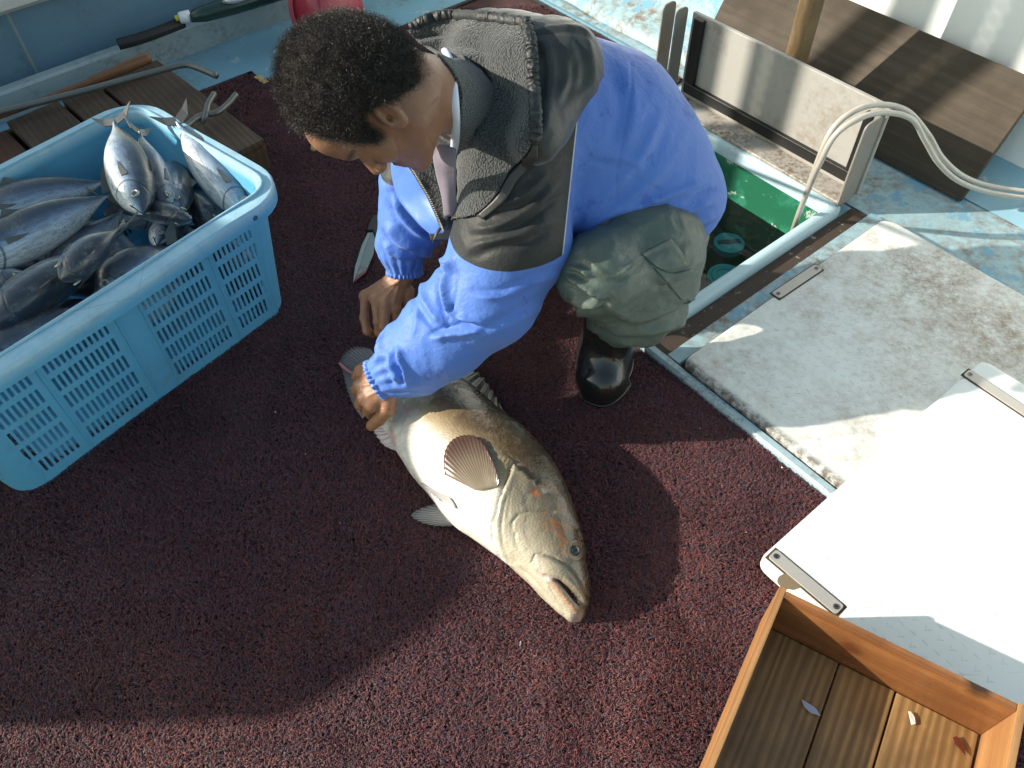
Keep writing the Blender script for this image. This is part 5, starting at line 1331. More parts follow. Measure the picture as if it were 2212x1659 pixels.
K = 9; rad = rng.uniform(.0012, .0032, NCU) ; Ln = rng.uniform(.007, .019, NCU) * (1 + .5 * (rng.random(NCU) < .05)); turns = rng.uniform(.8, 2.0, NCU); wd_ = rng.uniform(.00020, .00034, NCU)
VV = np.empty((NCU, K, 2, 3), np.float32)
for k in range(K):
    s = k / (K - 1); a_ = 2 * pi * turns * s
    c_ = base_ - nn_ * .003 + nn_ * (Ln * s)[:, None] + ta * (rad * np.cos(a_) * min(1, s * 3))[:, None] + tb * (rad * np.sin(a_) * min(1, s * 3))[:, None]
    wv = nn_ * .7 + tb * np.cos(a_)[:, None] * .7
    VV[:, k, 0] = c_ - wv * wd_[:, None] * (1 - .4 * s); VV[:, k, 1] = c_ + wv * wd_[:, None] * (1 - .4 * s)
bs_ = (np.arange(NCU) * K * 2)[:, None]; FF = np.concatenate([bs_ + np.array([[2 * k, 2 * k + 1, 2 * k + 3, 2 * k + 2]]) for k in range(K - 1)], 1).reshape(-1, 4)
grey = np.where(rng.random(NCU) < .035, 1, 0)[:, None]; hc = (np.array([.014, .011, .009]) * rng.uniform(.6, 2.2, (NCU, 1))) * (1 - grey) + grey * np.array([.30, .27, .24]) * rng.uniform(.4, 1.2, (NCU, 1))
t = NT('hair_curl'); t.out(t.attr('tint'), .42, Specular_IOR_Level=.5)
cu = quick_mesh('curls', VV.reshape(-1, 3), FF, t.m, hair, {'tint': np.repeat(hc, K * 2, 0)}); cu['kind'] = 'stuff'

# ---- jacket
SL = [at(1120, 320, .575), at(1105, 520, .44), at(1052, 640, .345), at(955, 725, .27), at(890, 780, .220), at(849, 803, .202)]
SR = [at(985, 270, .50), at(905, 400, .40), at(893, 470, .33), at(872, 530, .26), at(873, 572, .22)]
TB = [at(1040, 235, .60), at(1170, 250, .575), at(1295, 300, .50), at(1392, 378, .43), at(1472, 435, .385)]
def f_jacket(P_):
    d = cone(P_, TB[0], TB[1], .115, .150)
    for i, (r0, r1) in ((1, (.150, .168)), (2, (.168, .140)), (3, (.138, .090))): d = smin(d, cone(P_, TB[i], TB[i + 1], r0, r1), .05)
    d = smin(d, cone(P_, at(1240, 430, .44), at(1360, 470, .40), .085, .07), .05)         # front hanging down by the thigh
    d = smin(d, ell(P_, at(1060, 120, .62), (.10, .09, .085)), .05)
    rs = [.108, .106, .098, .086, .074, .050]; ds = None
    for i in range(len(SL) - 1):
        c_ = cone(P_, SL[i], SL[i + 1], rs[i], rs[i + 1]); ds = c_ if ds is None else smin(ds, c_, .03)
    d = smin(d, ds, .022)
    rr = [.10, .080, .072, .058, .040]; dr = None
    for i in range(len(SR) - 1):
        c_ = cone(P_, SR[i], SR[i + 1], rr[i], rr[i + 1]); dr = c_ if dr is None else smin(dr, c_, .025)
    d = smin(d, dr, .02)
    # cut: hem over the buttock, room for the neck and head, cuffs
    n1 = np.array([.42, -.42, -.80]); n1 /= np.linalg.norm(n1)
    d = smax(d, (P_ - at(1545, 520, .30).astype(np.float32)) @ n1.astype(np.float32), .012)
    d = smax(d, -cone(P_, hw((0, .0, .0)), NK1 + (NK0 - NK1) * .3, .100, .066), .012)
    d = smax(d, -cone(P_, hw((0, .05, -.06)), hw((0, .13, -.12)), .06, .05), .02)
    return d
allp = np.array(SL + SR + TB); 
VJ, FJ = nets(f_jacket, allp.min(0) - .17, allp.max(0) + .18, .0046)
VJ = smooth_mesh(VJ, FJ, 1, .5); NJ = vnormals(VJ, FJ); qj = proj(VJ)
vis = (NJ * ((CP - VJ) / np.linalg.norm(CP - VJ, axis=1)[:, None])).sum(1) > -.35
DJ = np.zeros(len(VJ))
F_ = [  # big folds drawn after the photograph: (line, width px, height m)
    ([(985, 545), (968, 590), (960, 625), (966, 662), (976, 678), (984, 668)], 9, .016), ([(978, 682), (1010, 690), (1054, 698)], 8, .012), ([(1056, 701), (1020, 714), (975, 720), (925, 735)], 10, .012), ([(925, 600), (915, 640), (935, 680), (965, 705)], 13, .010),
    ([(857, 745), (862, 775), (874, 803), (879, 838)], 9, .013), ([(850, 686), (832, 715), (818, 752), (812, 790)], 9, .010), ([(905, 640), (898, 690), (888, 735)], 8, .004), ([(1215, 590), (1150, 612), (1080, 640), (1010, 640)], 10, .006), ([(1180, 655), (1100, 700), (1010, 740)], 14, .005), ([(835, 760), (845, 800), (862, 835)], 10, .008),
    ([(1000, 545), (1060, 520), (1130, 505), (1200, 470)], 15, .008), ([(1010, 495), (1070, 490), (1140, 455), (1210, 400)], 13, .009), ([(1060, 440), (1120, 430), (1190, 370)], 12, .006),
    ([(1250, 480), (1330, 400), (1390, 330), (1430, 240)], 18, .007), ([(1220, 560), (1290, 480), (1370, 420), (1450, 360)], 16, .008),
    ([(1300, 470), (1400, 440), (1500, 400), (1560, 380)], 13, .010), ([(1400, 478), (1470, 462), (1552, 432)], 9, .011), ([(1450, 497), (1505, 482), (1556, 468)], 8, .009), ([(1470, 430), (1520, 410), (1560, 400)], 8, .008), ([(1330, 120), (1370, 220), (1350, 330)], 22, .006), ([(1270, 330), (1370, 350), (1390, 380)], 12, .004),
    ([(850, 380), (875, 425), (905, 455), (940, 480)], 10, .010), ([(845, 420), (870, 470), (900, 500), (935, 520)], 11, .010), ([(830, 480), (860, 520), (905, 540)], 12, .009), ([(825, 520), (850, 550), (890, 560)], 9, .007), ([(905, 545), (950, 560), (985, 590)], 10, .008),
    ([(1240, 60), (1275, 110), (1280, 180), (1255, 220)], 14, .005), ([(1165, 60), (1185, 140), (1180, 230)], 12, .004), ([(1160, 90), (1210, 85), (1280, 100)], 7, .004), ([(1165, 330), (1190, 280), (1230, 230)], 12, .005)]
for ln, w_, am in F_: DJ += np.where(vis, crease(qj, spline([(*p, 0) for p in ln], 4) if False else [tuple(np.array(p_)[:2]) for p_ in spline([np.array([*p, 0.]) for p in ln], 4)], w_, am), 0)
wn1 = vnoise(VJ * [1, 1, 1], 9, 2); wn2 = np.abs(vnoise(VJ + .03 * wn1[:, None], 22, 7)); wn3 = vnoise(VJ, 45, 1)
sleeve = np.exp(-(np.min([seg_dist(qj, [proj(SL[1]), proj(SL[3]), proj(SL[5])])[0], seg_dist(qj, [proj(SR[1]), proj(SR[4])])[0]], 0) / 110) ** 4)
DJ *= .8 + .2 * sleeve
DJ += (.003 + .002 * sleeve) * wn1 - (.0018 + .0012 * sleeve) * wn2 + .0006 * wn3
for ln in ([(1248, 345), (1300, 352), (1350, 372), (1400, 400), (1450, 420)], [(1330, 430), (1330, 380), (1345, 300), (1360, 220), (1362, 140)], [(960, 745), (968, 690), (985, 640), (992, 585)], [(1545, 470), (1500, 492), (1450, 478), (1400, 462)]):
    DJ += np.where(vis, -.0022 * np.exp(-(seg_dist(qj, [tuple(p_[:2]) for p_ in spline([np.array([*p, 0.]) for p in ln], 4)])[0] / 2.6) ** 2), 0)
# gathers at the cuffs
for cpt, ax_, r_ in ((SL[-1], SL[-2] - SL[-1], .055), (SR[-1], SR[-2] - SR[-1], .045)):
    ax_ = ax_ / np.linalg.norm(ax_); rel = VJ - cpt; al = rel @ ax_; u1 = np.cross(ax_, [0, 0, 1]); u1 /= np.linalg.norm(u1); u2 = np.cross(ax_, u1)
    an = np.arctan2(rel @ u2, rel @ u1); near = np.exp(-(al / .040) ** 2) * (np.linalg.norm(rel, axis=1) < .10)
    DJ += near * (.0020 * np.sin(an * 17 + 3 * wn1) - .003)
VJ = VJ + NJ * DJ[:, None]
# colour split: black yoke and upper sleeve, blue below
pA, pB, pC = at(1250, 225, .66), at(1215, 552, .46), at(1232, 390, .70) ; nB = np.cross(pB - pA, (pA + pB) / 2 - CP); nB /= np.linalg.norm(nB); nB = nB if nB[0] < 0 else -nB
nS = np.array(SL[2]) - SL[1]; nS = nS / np.linalg.norm(nS)
t = NT('jacket_nylon')
geo = t.coord('Object')
def plane(n_, p_):
    x = t.n('ShaderNodeVectorMath', operation='DOT_PRODUCT'); t.set(x, 0, geo); x.inputs[1].default_value = tuple(n_); return t.math('SUBTRACT', x.outputs['Value'], float(np.dot(n_, p_)))
s1 = t.math('GREATER_THAN', plane(nB, pA), 0.0)
# seam round the sleeve through (980,545), (1095,585) and (1215,552)
a1, a2, a3 = at(980, 545, .42), at(1098, 587, .455), at(1215, 552, .42); nq = np.cross(a2 - a1, a3 - a1); nq /= np.linalg.norm(nq)
nS2 = nS * .8 + 0 * nq; nS2 = np.array([-.05, -.42, -.90]); nS2 /= np.linalg.norm(nS2)
pS = hitJ = None
def f_hood(P_):
    d = ell(P_, at(1178, 140, .70), (.105, .085, .080)); d = smin(d, ell(P_, at(1090, 110, .68), (.10, .075, .075)), .05)
    d = smin(d, cone(P_, at(1215, 180, .66), at(1160, 300, .66), .06, .045), .04)
    d = smax(d, -cone(P_, hw((0, .0, .0)), NK1 + (NK0 - NK1) * .3, .100, .066), .012)
    return d
VO, FO = nets(f_hood, at(1150, 170, .68) - .22, at(1150, 170, .68) + .22, .0055); VO = smooth_mesh(VO, FO, 2, .5); NO = vnormals(VO, FO); qo = proj(VO); DO = np.zeros(len(VO))
for ln, w_, am in [([(1150, 70), (1185, 60), (1240, 62), (1290, 90)], 6, .004), ([(1240, 50), (1272, 105), (1280, 175), (1255, 215)], 14, .006), ([(1172, 70), (1190, 140), (1186, 230), (1170, 300)], 13, .005), ([(1200, 230), (1225, 170), (1222, 120)], 12, .004)]: DO += crease(qo, [tuple(p_[:2]) for p_ in spline([np.array([*p, 0.]) for p in ln], 4)], w_, am)
ho1 = vnoise(VO, 12, 4); VO = VO + NO * (DO + .004 * ho1 - .004 * np.abs(vnoise(VO, 28, 2)))[:, None]
bj = bmesh.new(); tmp = bpy.data.meshes.new('tmp'); tmp.from_pydata(VJ.tolist() + VO.tolist() + headV.tolist(), [], FJ.tolist() + (FO + len(VJ)).tolist() + (headF + len(VJ) + len(VO)).tolist()); bj.from_mesh(tmp); bj.normal_update(); jtree = BVHTree.FromBMesh(bj)
h1, h2, h3 = hit(985, 545, 0, jtree), hit(1095, 587, 0, jtree), hit(1212, 553, 0, jtree); nS2 = np.cross(h2 - h1, h3 - h1); nS2 /= np.linalg.norm(nS2); nS2 = nS2 if nS2 @ nS > 0 else -nS2
s2 = t.math('LESS_THAN', plane(nS2, h2), 0.0)
# the front below the throat and the far arm stay blue
h4, h5 = hit(985, 470, 0, jtree), hit(1000, 560, 0, jtree)
n3_ = np.array([-.92, .10, -.38]); n3_ /= np.linalg.norm(n3_); s3 = t.math('LESS_THAN', plane(n3_, hit(968, 505, 0, jtree)), 0.0)
blackm = t.math('MULTIPLY', t.math('MULTIPLY', s1, s2), s3)
fab = t.noise(700, 2); cl = t.noise(6, 5, .6)
blue = t.mix(cl, (.066, .160, .52), (.090, .205, .60)); wet = t.ramp(t.noise(16, 5, .65), [(.60, 0), (.63, .45)])
blue = t.mix(wet, blue, (.03, .07, .38))
blk = t.mix(cl, (.012, .0145, .0155), (.021, .024, .025)); blk = t.mix(t.math('MULTIPLY', t.ramp(t.noise(28, 5, .7), [(.60, 0), (.70, .25)]), 1), blk, (.15, .15, .13))
seam = t.math('MULTIPLY', t.math('MULTIPLY', t.math('LESS_THAN', t.math('ABSOLUTE', plane(nB, pA + nB * -.0005)), .0011), s2), s3)
blue = t.mix(t.math('MULTIPLY', t.ramp(t.noise(3.2, 5, .6), [(.50, 0), (.72, .30)]), 1), blue, (.045, .11, .40))
col = t.mix(blackm, blue, blk); col = t.mix(seam, col, (.45, .47, .5))
rg = lambda sc_, d_: t.math('MULTIPLY', t.math('ABSOLUTE', t.math('SUBTRACT', t.noise(sc_, 3, .5, dist=d_), .5)), -2)
wr_ = t.math('ADD', t.math('ADD', t.math('MULTIPLY', rg(17, 1.2), .45), t.math('MULTIPLY', rg(42, .8), .35)), t.math('MULTIPLY', t.noise(95, 4, .6), .35))
m_jack = t.out(col, t.math('MULTIPLY_ADD', cl, .15, .50), t.bump(t.math('ADD', wr_, t.math('MULTIPLY', fab, .08)), .6, .0042), Sheen_Weight=.15, Specular_IOR_Level=.35)
jacket = quick_mesh('jacket', VJ, FJ, m_jack, person)
t = NT('hood_nylon'); cl = t.noise(6, 5, .6); t.out(t.mix(cl, (.014, .017, .018), (.024, .028, .029)), t.math('MULTIPLY_ADD', cl, .15, .45), t.bump(t.noise(38, 5, .6, dist=.6), .5, .003), Sheen_Weight=.2)
quick_mesh('hood', VO, FO, t.m, jacket)
# fleece
t = NT('fleece'); fl = t.voro(230); fl2 = t.noise(330, 3)
flc = t.mix(t.ramp(fl, [(.15, 0), (.6, 1)]), (.075, .084, .086), (.024, .028, .030)); flc = t.mix(t.math('MULTIPLY', t.noise(20, 4), .4), flc, (.05, .055, .055))
m_fleece = t.out(flc, .95, t.bump(t.math('ADD', t.math('MULTIPLY', fl, -1), fl2), 1.0, .004), Sheen_Weight=.35, Sheen_Roughness=.5)
m_trim = m_plain('white_trim', (.62, .68, .80), .7, bump=.3)
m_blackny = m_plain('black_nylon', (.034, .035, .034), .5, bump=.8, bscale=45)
t = NT('gathered_nylon'); t.out((.022, .025, .026), .55, t.bump(t.math('ADD', t.math('MULTIPLY', t.wave(30, 9, 3, 2), .4), t.noise(60, 5)), .7, .003)); m_hem = t.m
def drape(name, rows, mat, parent, off=.006, nu=26, nv=60, th=.004, sm=2, noise_=.0015, bulge=.0, offs=None):
    """a cloth sheet lying over the jacket: rows of (x, y) in the photograph's frame, each row the same length"""
    R_ = np.array(rows, float); kv = np.linspace(0, 1, len(R_)); g = cr_arr(kv, R_.reshape(len(R_), -1), np.linspace(0, 1, nv)).reshape(nv, R_.shape[1], -1)
    g2 = np.stack([cr_arr(np.linspace(0, 1, R_.shape[1]), g[i], np.linspace(0, 1, nu)) for i in range(nv)])
    dep = np.full((nv, nu), np.nan)
    for i in range(nv):
        for j in range(nu):
            d_ = at(g2[i, j, 0], g2[i, j, 1], 0) - CP; d_ /= np.linalg.norm(d_); r_ = jtree.ray_cast(Vector(CP), Vector(d_))
            if r_[0] is not None: dep[i, j] = r_[3]
    for _ in range(60):
        if not np.isnan(dep).any(): break
        pad = np.pad(dep, 1, constant_values=np.nan); st = np.stack([pad[:-2, 1:-1], pad[2:, 1:-1], pad[1:-1, :-2], pad[1:-1, 2:]]); import warnings; warnings.simplefilter('ignore')
        mmean = np.nanmean(st, 0); dep = np.where(np.isnan(dep), mmean, dep)
    for _ in range(sm):
        pad = np.pad(dep, 1, mode='edge'); av = (pad[:-2, 1:-1] + pad[2:, 1:-1] + pad[1:-1, :-2] + pad[1:-1, 2:]) / 4; dep = np.minimum(dep, .5 * dep + .5 * av)
    V = []
    for i in range(nv):
        for j in range(nu):
            d_ = at(g2[i, j, 0], g2[i, j, 1], 0) - CP; d_ /= np.linalg.norm(d_)
            ed = min(j, nu - 1 - j) / (nu - 1) * 2; o_ = off + bulge * ed
            if g2.shape[2] > 2: o_ += g2[i, j, 2]
            V.append(CP + d_ * (dep[i, j] - o_))
    V = np.array(V); n_ = vnoise(V, 22, 3) + .5 * vnoise(V, 50, 1); V = V + ((CP - V) / np.linalg.norm(CP - V, axis=1)[:, None]) * (n_ * noise_)[:, None]
    fs = [(i * nu + j, i * nu + j + 1, (i + 1) * nu + j + 1, (i + 1) * nu + j) for i in range(nv - 1) for j in range(nu - 1)]
    o = mesh_obj(name, V, fs, mat, parent, True); md = o.modifiers.new('s', 'SOLIDIFY'); md.thickness = th; md.offset = 0
    return o, V.reshape(nv, nu, 3)
rowsF = [[(880, 66, .0), (945, 42, .004), (1040, 46, .006), (1128, 58, .010)], [(905, 92, .002), (970, 84, .004), (1055, 84, .006), (1136, 84, .014)], [(945, 118, .004), (1010, 122, .002), (1075, 125, -.002), (1142, 130, .015)], [(990, 180, .004), (1025, 180, .008), (1085, 185, -.004), (1146, 190, .014)],
         [(996, 250, .004), (1030, 250, .012), (1090, 255, .0), (1149, 260, .013)], [(994, 310, .004), (1028, 312, .014), (1085, 315, .006), (1145, 318, .010)], [(986, 362, .004), (1015, 372, .012), (1060, 372, .006), (1100, 370, .008)], [(978, 415, .008), (1008, 425, .010), (1040, 428, .007), (1068, 425, .006)],
         [(972, 455, .006), (990, 460, .006), (1008, 463, .005), (1026, 462, .005)], [(955, 482, .004), (962, 480, .004), (970, 476, .004), (980, 472, .004)], [(934, 524, .006), (940, 520, .005), (946, 512, .004), (953, 500, .004)]]
lin, LV = drape('hood_lining', rowsF, m_fleece, jacket, off=.004, nu=34, nv=90, sm=3, noise_=.0022)
# nylon hem of the hood, gathered on its cord
e_ = [LV[0, j] for j in range(0, 34, 3)] + [LV[i, -1] for i in range(0, 46, 3)]
m = MB(); pts = spline(e_, 6); vd = [(CP - p) / np.linalg.norm(CP - p) for p in pts]
n_ = len(pts); rs_ = [.0105 + .0010 * sin(i * 1.3) * sin(i * .37) + .0022 * mn.noise(Vector((i * .7, 0, 0))) for i in range(n_)]
outw = np.array([.55, .45, .2])
pts2 = [p + np.array([.006, .006, .004]) + np.array([rng.normal(0, .0008), rng.normal(0, .0008), .001 * sin(i * 2.1)]) for i, p in enumerate(pts)]
m.tube(pts2, [r * (1 if 3 < i < n_ - 3 else .7) for i, r in enumerate(rs_)], 12); m.build('hood_hem', m_hem, jacket, smooth=True)
# outer fold of the zip placket on the near side and its zip teeth
rowsZ = [[(1150, 300, .004), (1162, 318, .002)], [(1140, 335, .004), (1158, 345, .002)], [(1100, 378, .005), (1118, 388, .002)], [(1070, 428, .005), (1088, 436, .002)], [(1030, 466, .005), (1042, 474, .002)]]
drape('placket', rowsZ, m_blackny, jacket, off=.003, nu=5, nv=30, th=.003, sm=1, noise_=.0008)
m_zip = m_plain('zip_metal', (.32, .29, .20), .35, .8)
def teeth(line, n, parent, tree=jtree, off=.006, name='zip'):
    L = [np.array(p) for p in spline([np.array([*p, 0.]) for p in line], 8)]; acc = np.concatenate([[0], np.cumsum([np.linalg.norm(L[i + 1] - L[i]) for i in range(len(L) - 1)])]); m = MB()
    for k in range(n):
        s = acc[-1] * k / (n - 1); i = min(np.searchsorted(acc, s, 'right') - 1, len(L) - 2); f_ = (s - acc[i]) / (acc[i + 1] - acc[i] + 1e-9); p = L[i] + (L[i + 1] - L[i]) * f_; d = L[i + 1] - L[i]; d /= np.linalg.norm(d)
        c = hit(p[0], p[1], off, tree); c2 = hit(p[0] - d[1] * 5, p[1] + d[0] * 5, off, tree); 
        if np.linalg.norm(c2 - c) < .03: m.tube([c, c2], .0009, 5)
    o = m.build(name, m_zip, parent); o['kind'] = 'stuff'; return o
teeth([(1030, 466), (1000, 468), (975, 470)], 16, jacket)
# white collar edge round the neck
cl_ = [(938, 92), (955, 100), (968, 124), (975, 165), (981, 220), (984, 270), (982, 320), (974, 356)]
dps = np.array([np.linalg.norm(hit(x, y, 0, jtree) - CP) for x, y in cl_])
dps = np.minimum(dps, np.convolve(np.pad(dps, 1, mode='edge'), [.3, .4, .3], 'valid')); dps = np.convolve(np.pad(dps, 1, mode='edge'), [.25, .5, .25], 'valid') - .018
colr = [CP + (at(x, y, 0) - CP) / np.linalg.norm(at(x, y, 0) - CP) * dd__ for (x, y), dd__ in zip(cl_, dps)]; m = MB(); m.tube(spline(colr, 8), .0078, 12, flat=.75); m.build('collar_edge', m_trim, jacket, smooth=True)
VC_ = []
for i, (x, y) in enumerate(cl_):
    ray_ = lambda px_, py_: (at(px_, py_, 0) - CP) / np.linalg.norm(at(px_, py_, 0) - CP)
    VC_ += [CP + ray_(x + 4, y) * (dps[i] + .016), CP + ray_(x + 13, y + 1) * (dps[i] + .012), hit(x + 26, y + 2, .006, jtree), hit(x + 38, y + 3, .002, jtree)]
fs = [(i * 4 + j, i * 4 + j + 1, i * 4 + j + 5, i * 4 + j + 4) for i in range(len(cl_) - 1) for j in range(3)]
o = mesh_obj('collar', VC_, fs, m_fleece, jacket); s_ = o.modifiers.new('ss', 'SUBSURF'); s_.levels = s_.render_levels = 2; s_ = o.modifiers.new('s', 'SOLIDIFY'); s_.thickness = .004
# far front of the jacket hanging open: blue panel, fleece facing, zip
def sheet(name, rows, mat, parent, th=.003, nu=14, nv=26, nz_=.0015):
    R_ = np.array([[at(*p) for p in r] for r in rows]); k = R_.shape
    g = cr_arr(np.linspace(0, 1, k[0]), R_.reshape(k[0], -1), np.linspace(0, 1, nv)).reshape(nv, k[1], 3)
    g = np.stack([cr_arr(np.linspace(0, 1, k[1]), g[i], np.linspace(0, 1, nu)) for i in range(nv)]); V = g.reshape(-1, 3); n_ = vnoise(V, 30, 2); V = V + (n_ * nz_)[:, None] * np.array([0, -.5, .85])
    fs = [(i * nu + j, i * nu + j + 1, (i + 1) * nu + j + 1, (i + 1) * nu + j) for i in range(nv - 1) for j in range(nu - 1)]
    o = mesh_obj(name, V, fs, mat, parent); md = o.modifiers.new('s', 'SOLIDIFY'); md.thickness = th; md.offset = 0; return o, V.reshape(nv, nu, 3)
m_bluep = bpy.data.materials['jacket_nylon']
t = NT('blue_nylon'); t.out(t.mix(t.noise(6, 5), (.066, .160, .52), (.090, .205, .60)), .45, t.bump(t.noise(38, 5), .5, .003), Sheen_Weight=.15); m_blueny = t.m
sheet('front_panel', [[(845, 352, .50), (862, 352, .515), (880, 356, .52)], [(848, 385, .47), (880, 388, .49), (903, 392, .50)], [(862, 430, .44), (905, 432, .465), (928, 434, .475)], [(900, 478, .43), (930, 480, .445), (948, 482, .455)], [(930, 505, .42), (945, 505, .43), (957, 503, .435)]], m_blueny, jacket, nz_=.003)
sheet('front_facing', [[(878, 350, .522), (900, 350, .53), (935, 352, .53)], [(902, 390, .502), (925, 388, .50), (950, 388, .50)], [(927, 434, .477), (945, 430, .475), (962, 428, .475)], [(948, 482, .457), (956, 478, .455), (968, 474, .455)], [(957, 503, .437), (960, 500, .437), (966, 496, .437)]], m_fleece, jacket, nz_=.002)
m = MB(); zp = spline([at(879, 352, .525), at(903, 391, .505), at(928, 434, .48), at(949, 483, .46), at(957, 503, .44)], 12)
for i in range(0, len(zp) - 1): m.tube([zp[i] + [0, 0, .003], zp[i] + [.003, -.001, .004]], .0009, 5)
o = m.build('zip', m_zip, jacket); o['kind'] = 'stuff'
m = MB(); m.tube([at(936, 520, .452), at(943, 505, .46), at(952, 492, .468)], [.002, .0035, .003], 8, flat=.5); m.build('zip_pull', m_blackny, jacket, smooth=True)
# shirt in the open neck
sheet('shirt', [[(935, 318, .665), (955, 312, .675), (985, 322, .672)], [(938, 350, .63), (960, 350, .65), (985, 360, .645)], [(945, 385, .585), (962, 385, .60), (985, 390, .60)], [(955, 425, .54), (968, 425, .55), (985, 420, .555)], [(960, 470, .49), (975, 465, .50), (990, 460, .50)]], m_plain('shirt_cotton', (.20, .175, .22), .8, bump=.5), person, nz_=.003)
sheet('inner_shadow_front', [[(880, 350, .50), (930, 350, .52), (985, 350, .53)], [(890, 400, .46), (940, 400, .46), (990, 400, .47)], [(920, 470, .42), (950, 470, .42), (1000, 470, .42)], [(930, 520, .38), (960, 520, .38), (1000, 520, .38)]], m_blackny, jacket).__class__  # black sheet standing in for the shadow inside the open front
bpy.data.objects['inner_shadow_front'].name = 'inner_shadow_sheet'
# ruffled cuffs
for nm, c0_, c1_, r_ in (('cuff', SL[-1] + (SL[-1] - SL[-2]) / np.linalg.norm(SL[-1] - SL[-2]) * .030, SL[-2], .046), ('cuff', SL[-1] * 0 + SR[-1] + (SR[-1] - SR[-2]) / np.linalg.norm(SR[-1] - SR[-2]) * .010, SR[-2], .041)):
    ax_ = c1_ - c0_; ax_ = ax_ / np.linalg.norm(ax_); u1 = np.cross(ax_, [0, 0, 1]); u1 /= np.linalg.norm(u1); u2 = np.cross(ax_, u1); V = []; NN = 120; KK = 9
    for i in range(NN):
        a_ = 2 * pi * i / NN
        for j in range(KK):
            s = j / (KK - 1); rr_ = r_ * (.92 + .20 * abs(s - .35)) + .0026 * sin(a_ * 26 + 1.2 * sin(a_ * 5)) * (1 - .2 * s) + .001 * sin(j * 2.6)
            V.append(c0_ + ax_ * (-.012 + .046 * s) + rr_ * (cos(a_) * u1 + sin(a_) * u2))
    fs = [(i * KK + j, ((i + 1) % NN) * KK + j, ((i + 1) % NN) * KK + j + 1, i * KK + j + 1) for i in range(NN) for j in range(KK - 1)]
    o = mesh_obj(nm, V, fs, m_blueny, jacket); md = o.modifiers.new('s', 'SOLIDIFY'); md.thickness = .002

# ---- trousers
KN, TH_, BT_, CF, HM = at(1295, 590, .385), at(1395, 545, .35), at(1405, 500, .31), at(1385, 645, .25), at(1350, 675, .21)
def f_trou(P_):
    d = cone(P_, BT_, TH_, .118, .104); d = smin(d, cone(P_, TH_, KN, .104, .078), .04); d = smin(d, cone(P_, TH_, CF, .10, .088), .05); d = smin(d, cone(P_, KN, HM, .074, .060), .04); d = smin(d, cone(P_, CF, HM, .088, .066), .05)
    d = smin(d, cone(P_, BT_, at(1180, 470, .27), .11, .075), .04); d = smin(d, cone(P_, at(1180, 470, .27), at(1190, 515, .14), .07, .055), .03)
    d = smax(d, -(P_[..., 2] - .085), .01)
    return d
pp_ = np.array([KN, TH_, BT_, CF, HM, at(1180, 470, .27)]); VP, FP = nets(f_trou, pp_.min(0) - [.15, .15, .16], pp_.max(0) + .15, .0055); VP = smooth_mesh(VP, FP, 2, .5); NP_ = vnormals(VP, FP); qp = proj(VP)
visp = (NP_ * ((CP - VP) / np.linalg.norm(CP - VP, axis=1)[:, None])).sum(1) > -.35; DP = np.zeros(len(VP))
for ln, w_, am in [([(1215, 595), (1245, 610), (1290, 640), (1320, 640)], 9, .013), ([(1225, 575), (1255, 585), (1275, 600)], 8, .012), ([(1225, 640), (1260, 660), (1310, 655)], 9, .012), ([(1240, 560), (1270, 565), (1330, 600), (1400, 540)], 7, .006),
                   ([(1385, 545), (1440, 520), (1500, 520)], 9, .005), ([(1290, 690), (1350, 720), (1430, 715), (1490, 690)], 11, .010), ([(1300, 665), (1380, 690), (1460, 660), (1510, 620)], 12, .009), ([(1320, 735), (1390, 745), (1450, 730)], 8, .007), ([(1240, 660), (1260, 690), (1300, 725)], 8, .010), ([(1410, 610), (1460, 600), (1515, 560)], 10, .006), ([(1440, 650), (1490, 640), (1515, 600)], 9, .006)]:
    DP += np.where(visp, crease(qp, [tuple(p_[:2]) for p_ in spline([np.array([*p, 0.]) for p in ln], 4)], w_, am), 0)
pn = vnoise(VP, 11, 4); DP += .005 * pn - .006 * np.abs(vnoise(VP + .03 * pn[:, None], 26, 3)) + .001 * vnoise(VP, 60)
VP = VP + NP_ * DP[:, None]
t = NT('trouser_cloth'); cl = t.noise(8, 5, .6)
tc = t.mix(cl, (.070, .096, .082), (.105, .138, .118)); tc = t.mix(t.math('MULTIPLY', t.ramp(t.noise(22, 6, .7), [(.52, 0), (.7, .4)]), 1), tc, (.26, .27, .23))
t.out(tc, t.math('MULTIPLY_ADD', cl, .2, .36), t.bump(t.math('ADD', t.noise(42, 5, .6, dist=.8), t.math('MULTIPLY', t.noise(110, 4), .5)), .6, .003), Specular_IOR_Level=.5)
trou = quick_mesh('trousers', VP, FP, t.m, person)
bm_ = bmesh.new(); tmp2 = bpy.data.meshes.new('tmp2'); tmp2.from_pydata(VP.tolist(), [], FP.tolist()); bm_.from_mesh(tmp2); bm_.normal_update(); ttree = BVHTree.FromBMesh(bm_)
_save = jtree; jtree = ttree
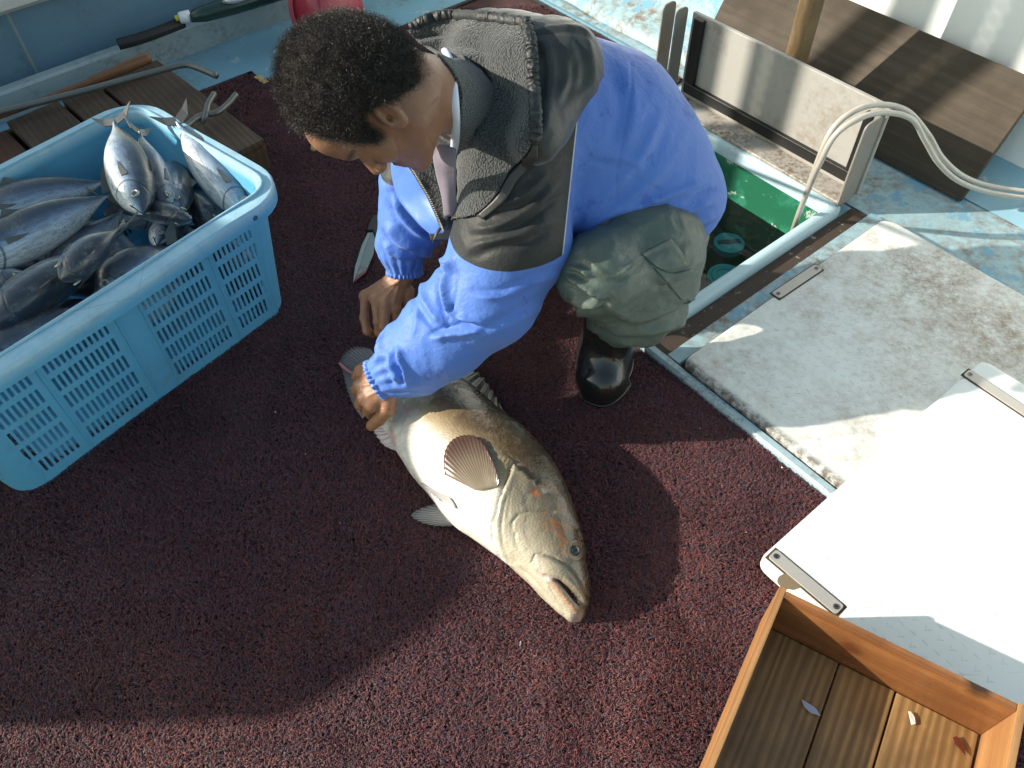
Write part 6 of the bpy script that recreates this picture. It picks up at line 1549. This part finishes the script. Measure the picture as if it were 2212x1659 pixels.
drape('pocket_flap', [[(1385, 548), (1410, 535), (1450, 515)], [(1400, 560), (1425, 560), (1470, 540)], [(1412, 572), (1440, 585), (1490, 575)]], t.m, trou, off=.003, nu=12, nv=12, th=.002, sm=1, noise_=.001)
drape('cargo_pocket', [[(1412, 578), (1450, 590), (1500, 580)], [(1440, 610), (1470, 615), (1506, 612)], [(1478, 655), (1488, 655), (1500, 648)]], t.m, trou, off=.002, nu=12, nv=14, th=.0025, sm=1, noise_=.0015)
jtree = _save
# ---- boots
t = NT('boot_rubber'); t.out(t.mix(t.noise(12, 5), (.010, .010, .010), (.022, .022, .021)), t.math('MULTIPLY_ADD', t.ramp(t.noise(18, 4), [(.35, 0), (.7, 1)]), .35, .08), t.bump(t.noise(30, 3), .2, .002), Coat_Weight=.5, Coat_Roughness=.05); m_boot = t.m
def boot(top, ank, toe, heel, name='boot'):
    gz = .012
    def f(P_):
        d = cone(P_, top, ank, .060, .056); d = smin(d, cone(P_, ank, toe, .058, .060), .03); d = smin(d, cone(P_, ank, heel, .045, .040), .02)
        d = smax(d, gz - P_[..., 2], .010); return d
    a = np.array([top, ank, toe, heel]); V, F = nets(f, a.min(0) - .07, a.max(0) + .07, .004); V = smooth_mesh(V, F, 1, .5); V[:, 2] = np.maximum(V[:, 2], .0115)
    b = quick_mesh(name, V, F, m_boot, person)
    # welt and sole
    d_ = (toe - heel)[:2]; L = np.linalg.norm(d_); d_ = d_ / L; nn = np.array([-d_[1], d_[0]]); c = heel[:2]; pts = []
    for i in range(40):
        a_ = 2 * pi * i / 40; s = cos(a_); w_ = .059 if s > 0 else .048; pts.append(c + d_ * (L / 2 + s * (L / 2 + .054)) + nn * sin(a_) * (abs(sin(a_)) ** -.25 if abs(sin(a_)) > .01 else 1) * w_)
    m = MB(); m.prism(pts, .006, .020); m.build('sole', m_boot, b, bevel=.003)
    return b
boot(at(1322, 680, .20), at(1308, 755, .090), at(1300, 815, .055), at(1330, 775, .035))
boot(at(1195, 500, .18), at(1200, 520, .08), at(1165, 560, .05), at(1210, 520, .035))
bj.free(); bm_.free(); bpy.data.meshes.remove(tmp); bpy.data.meshes.remove(tmp2)
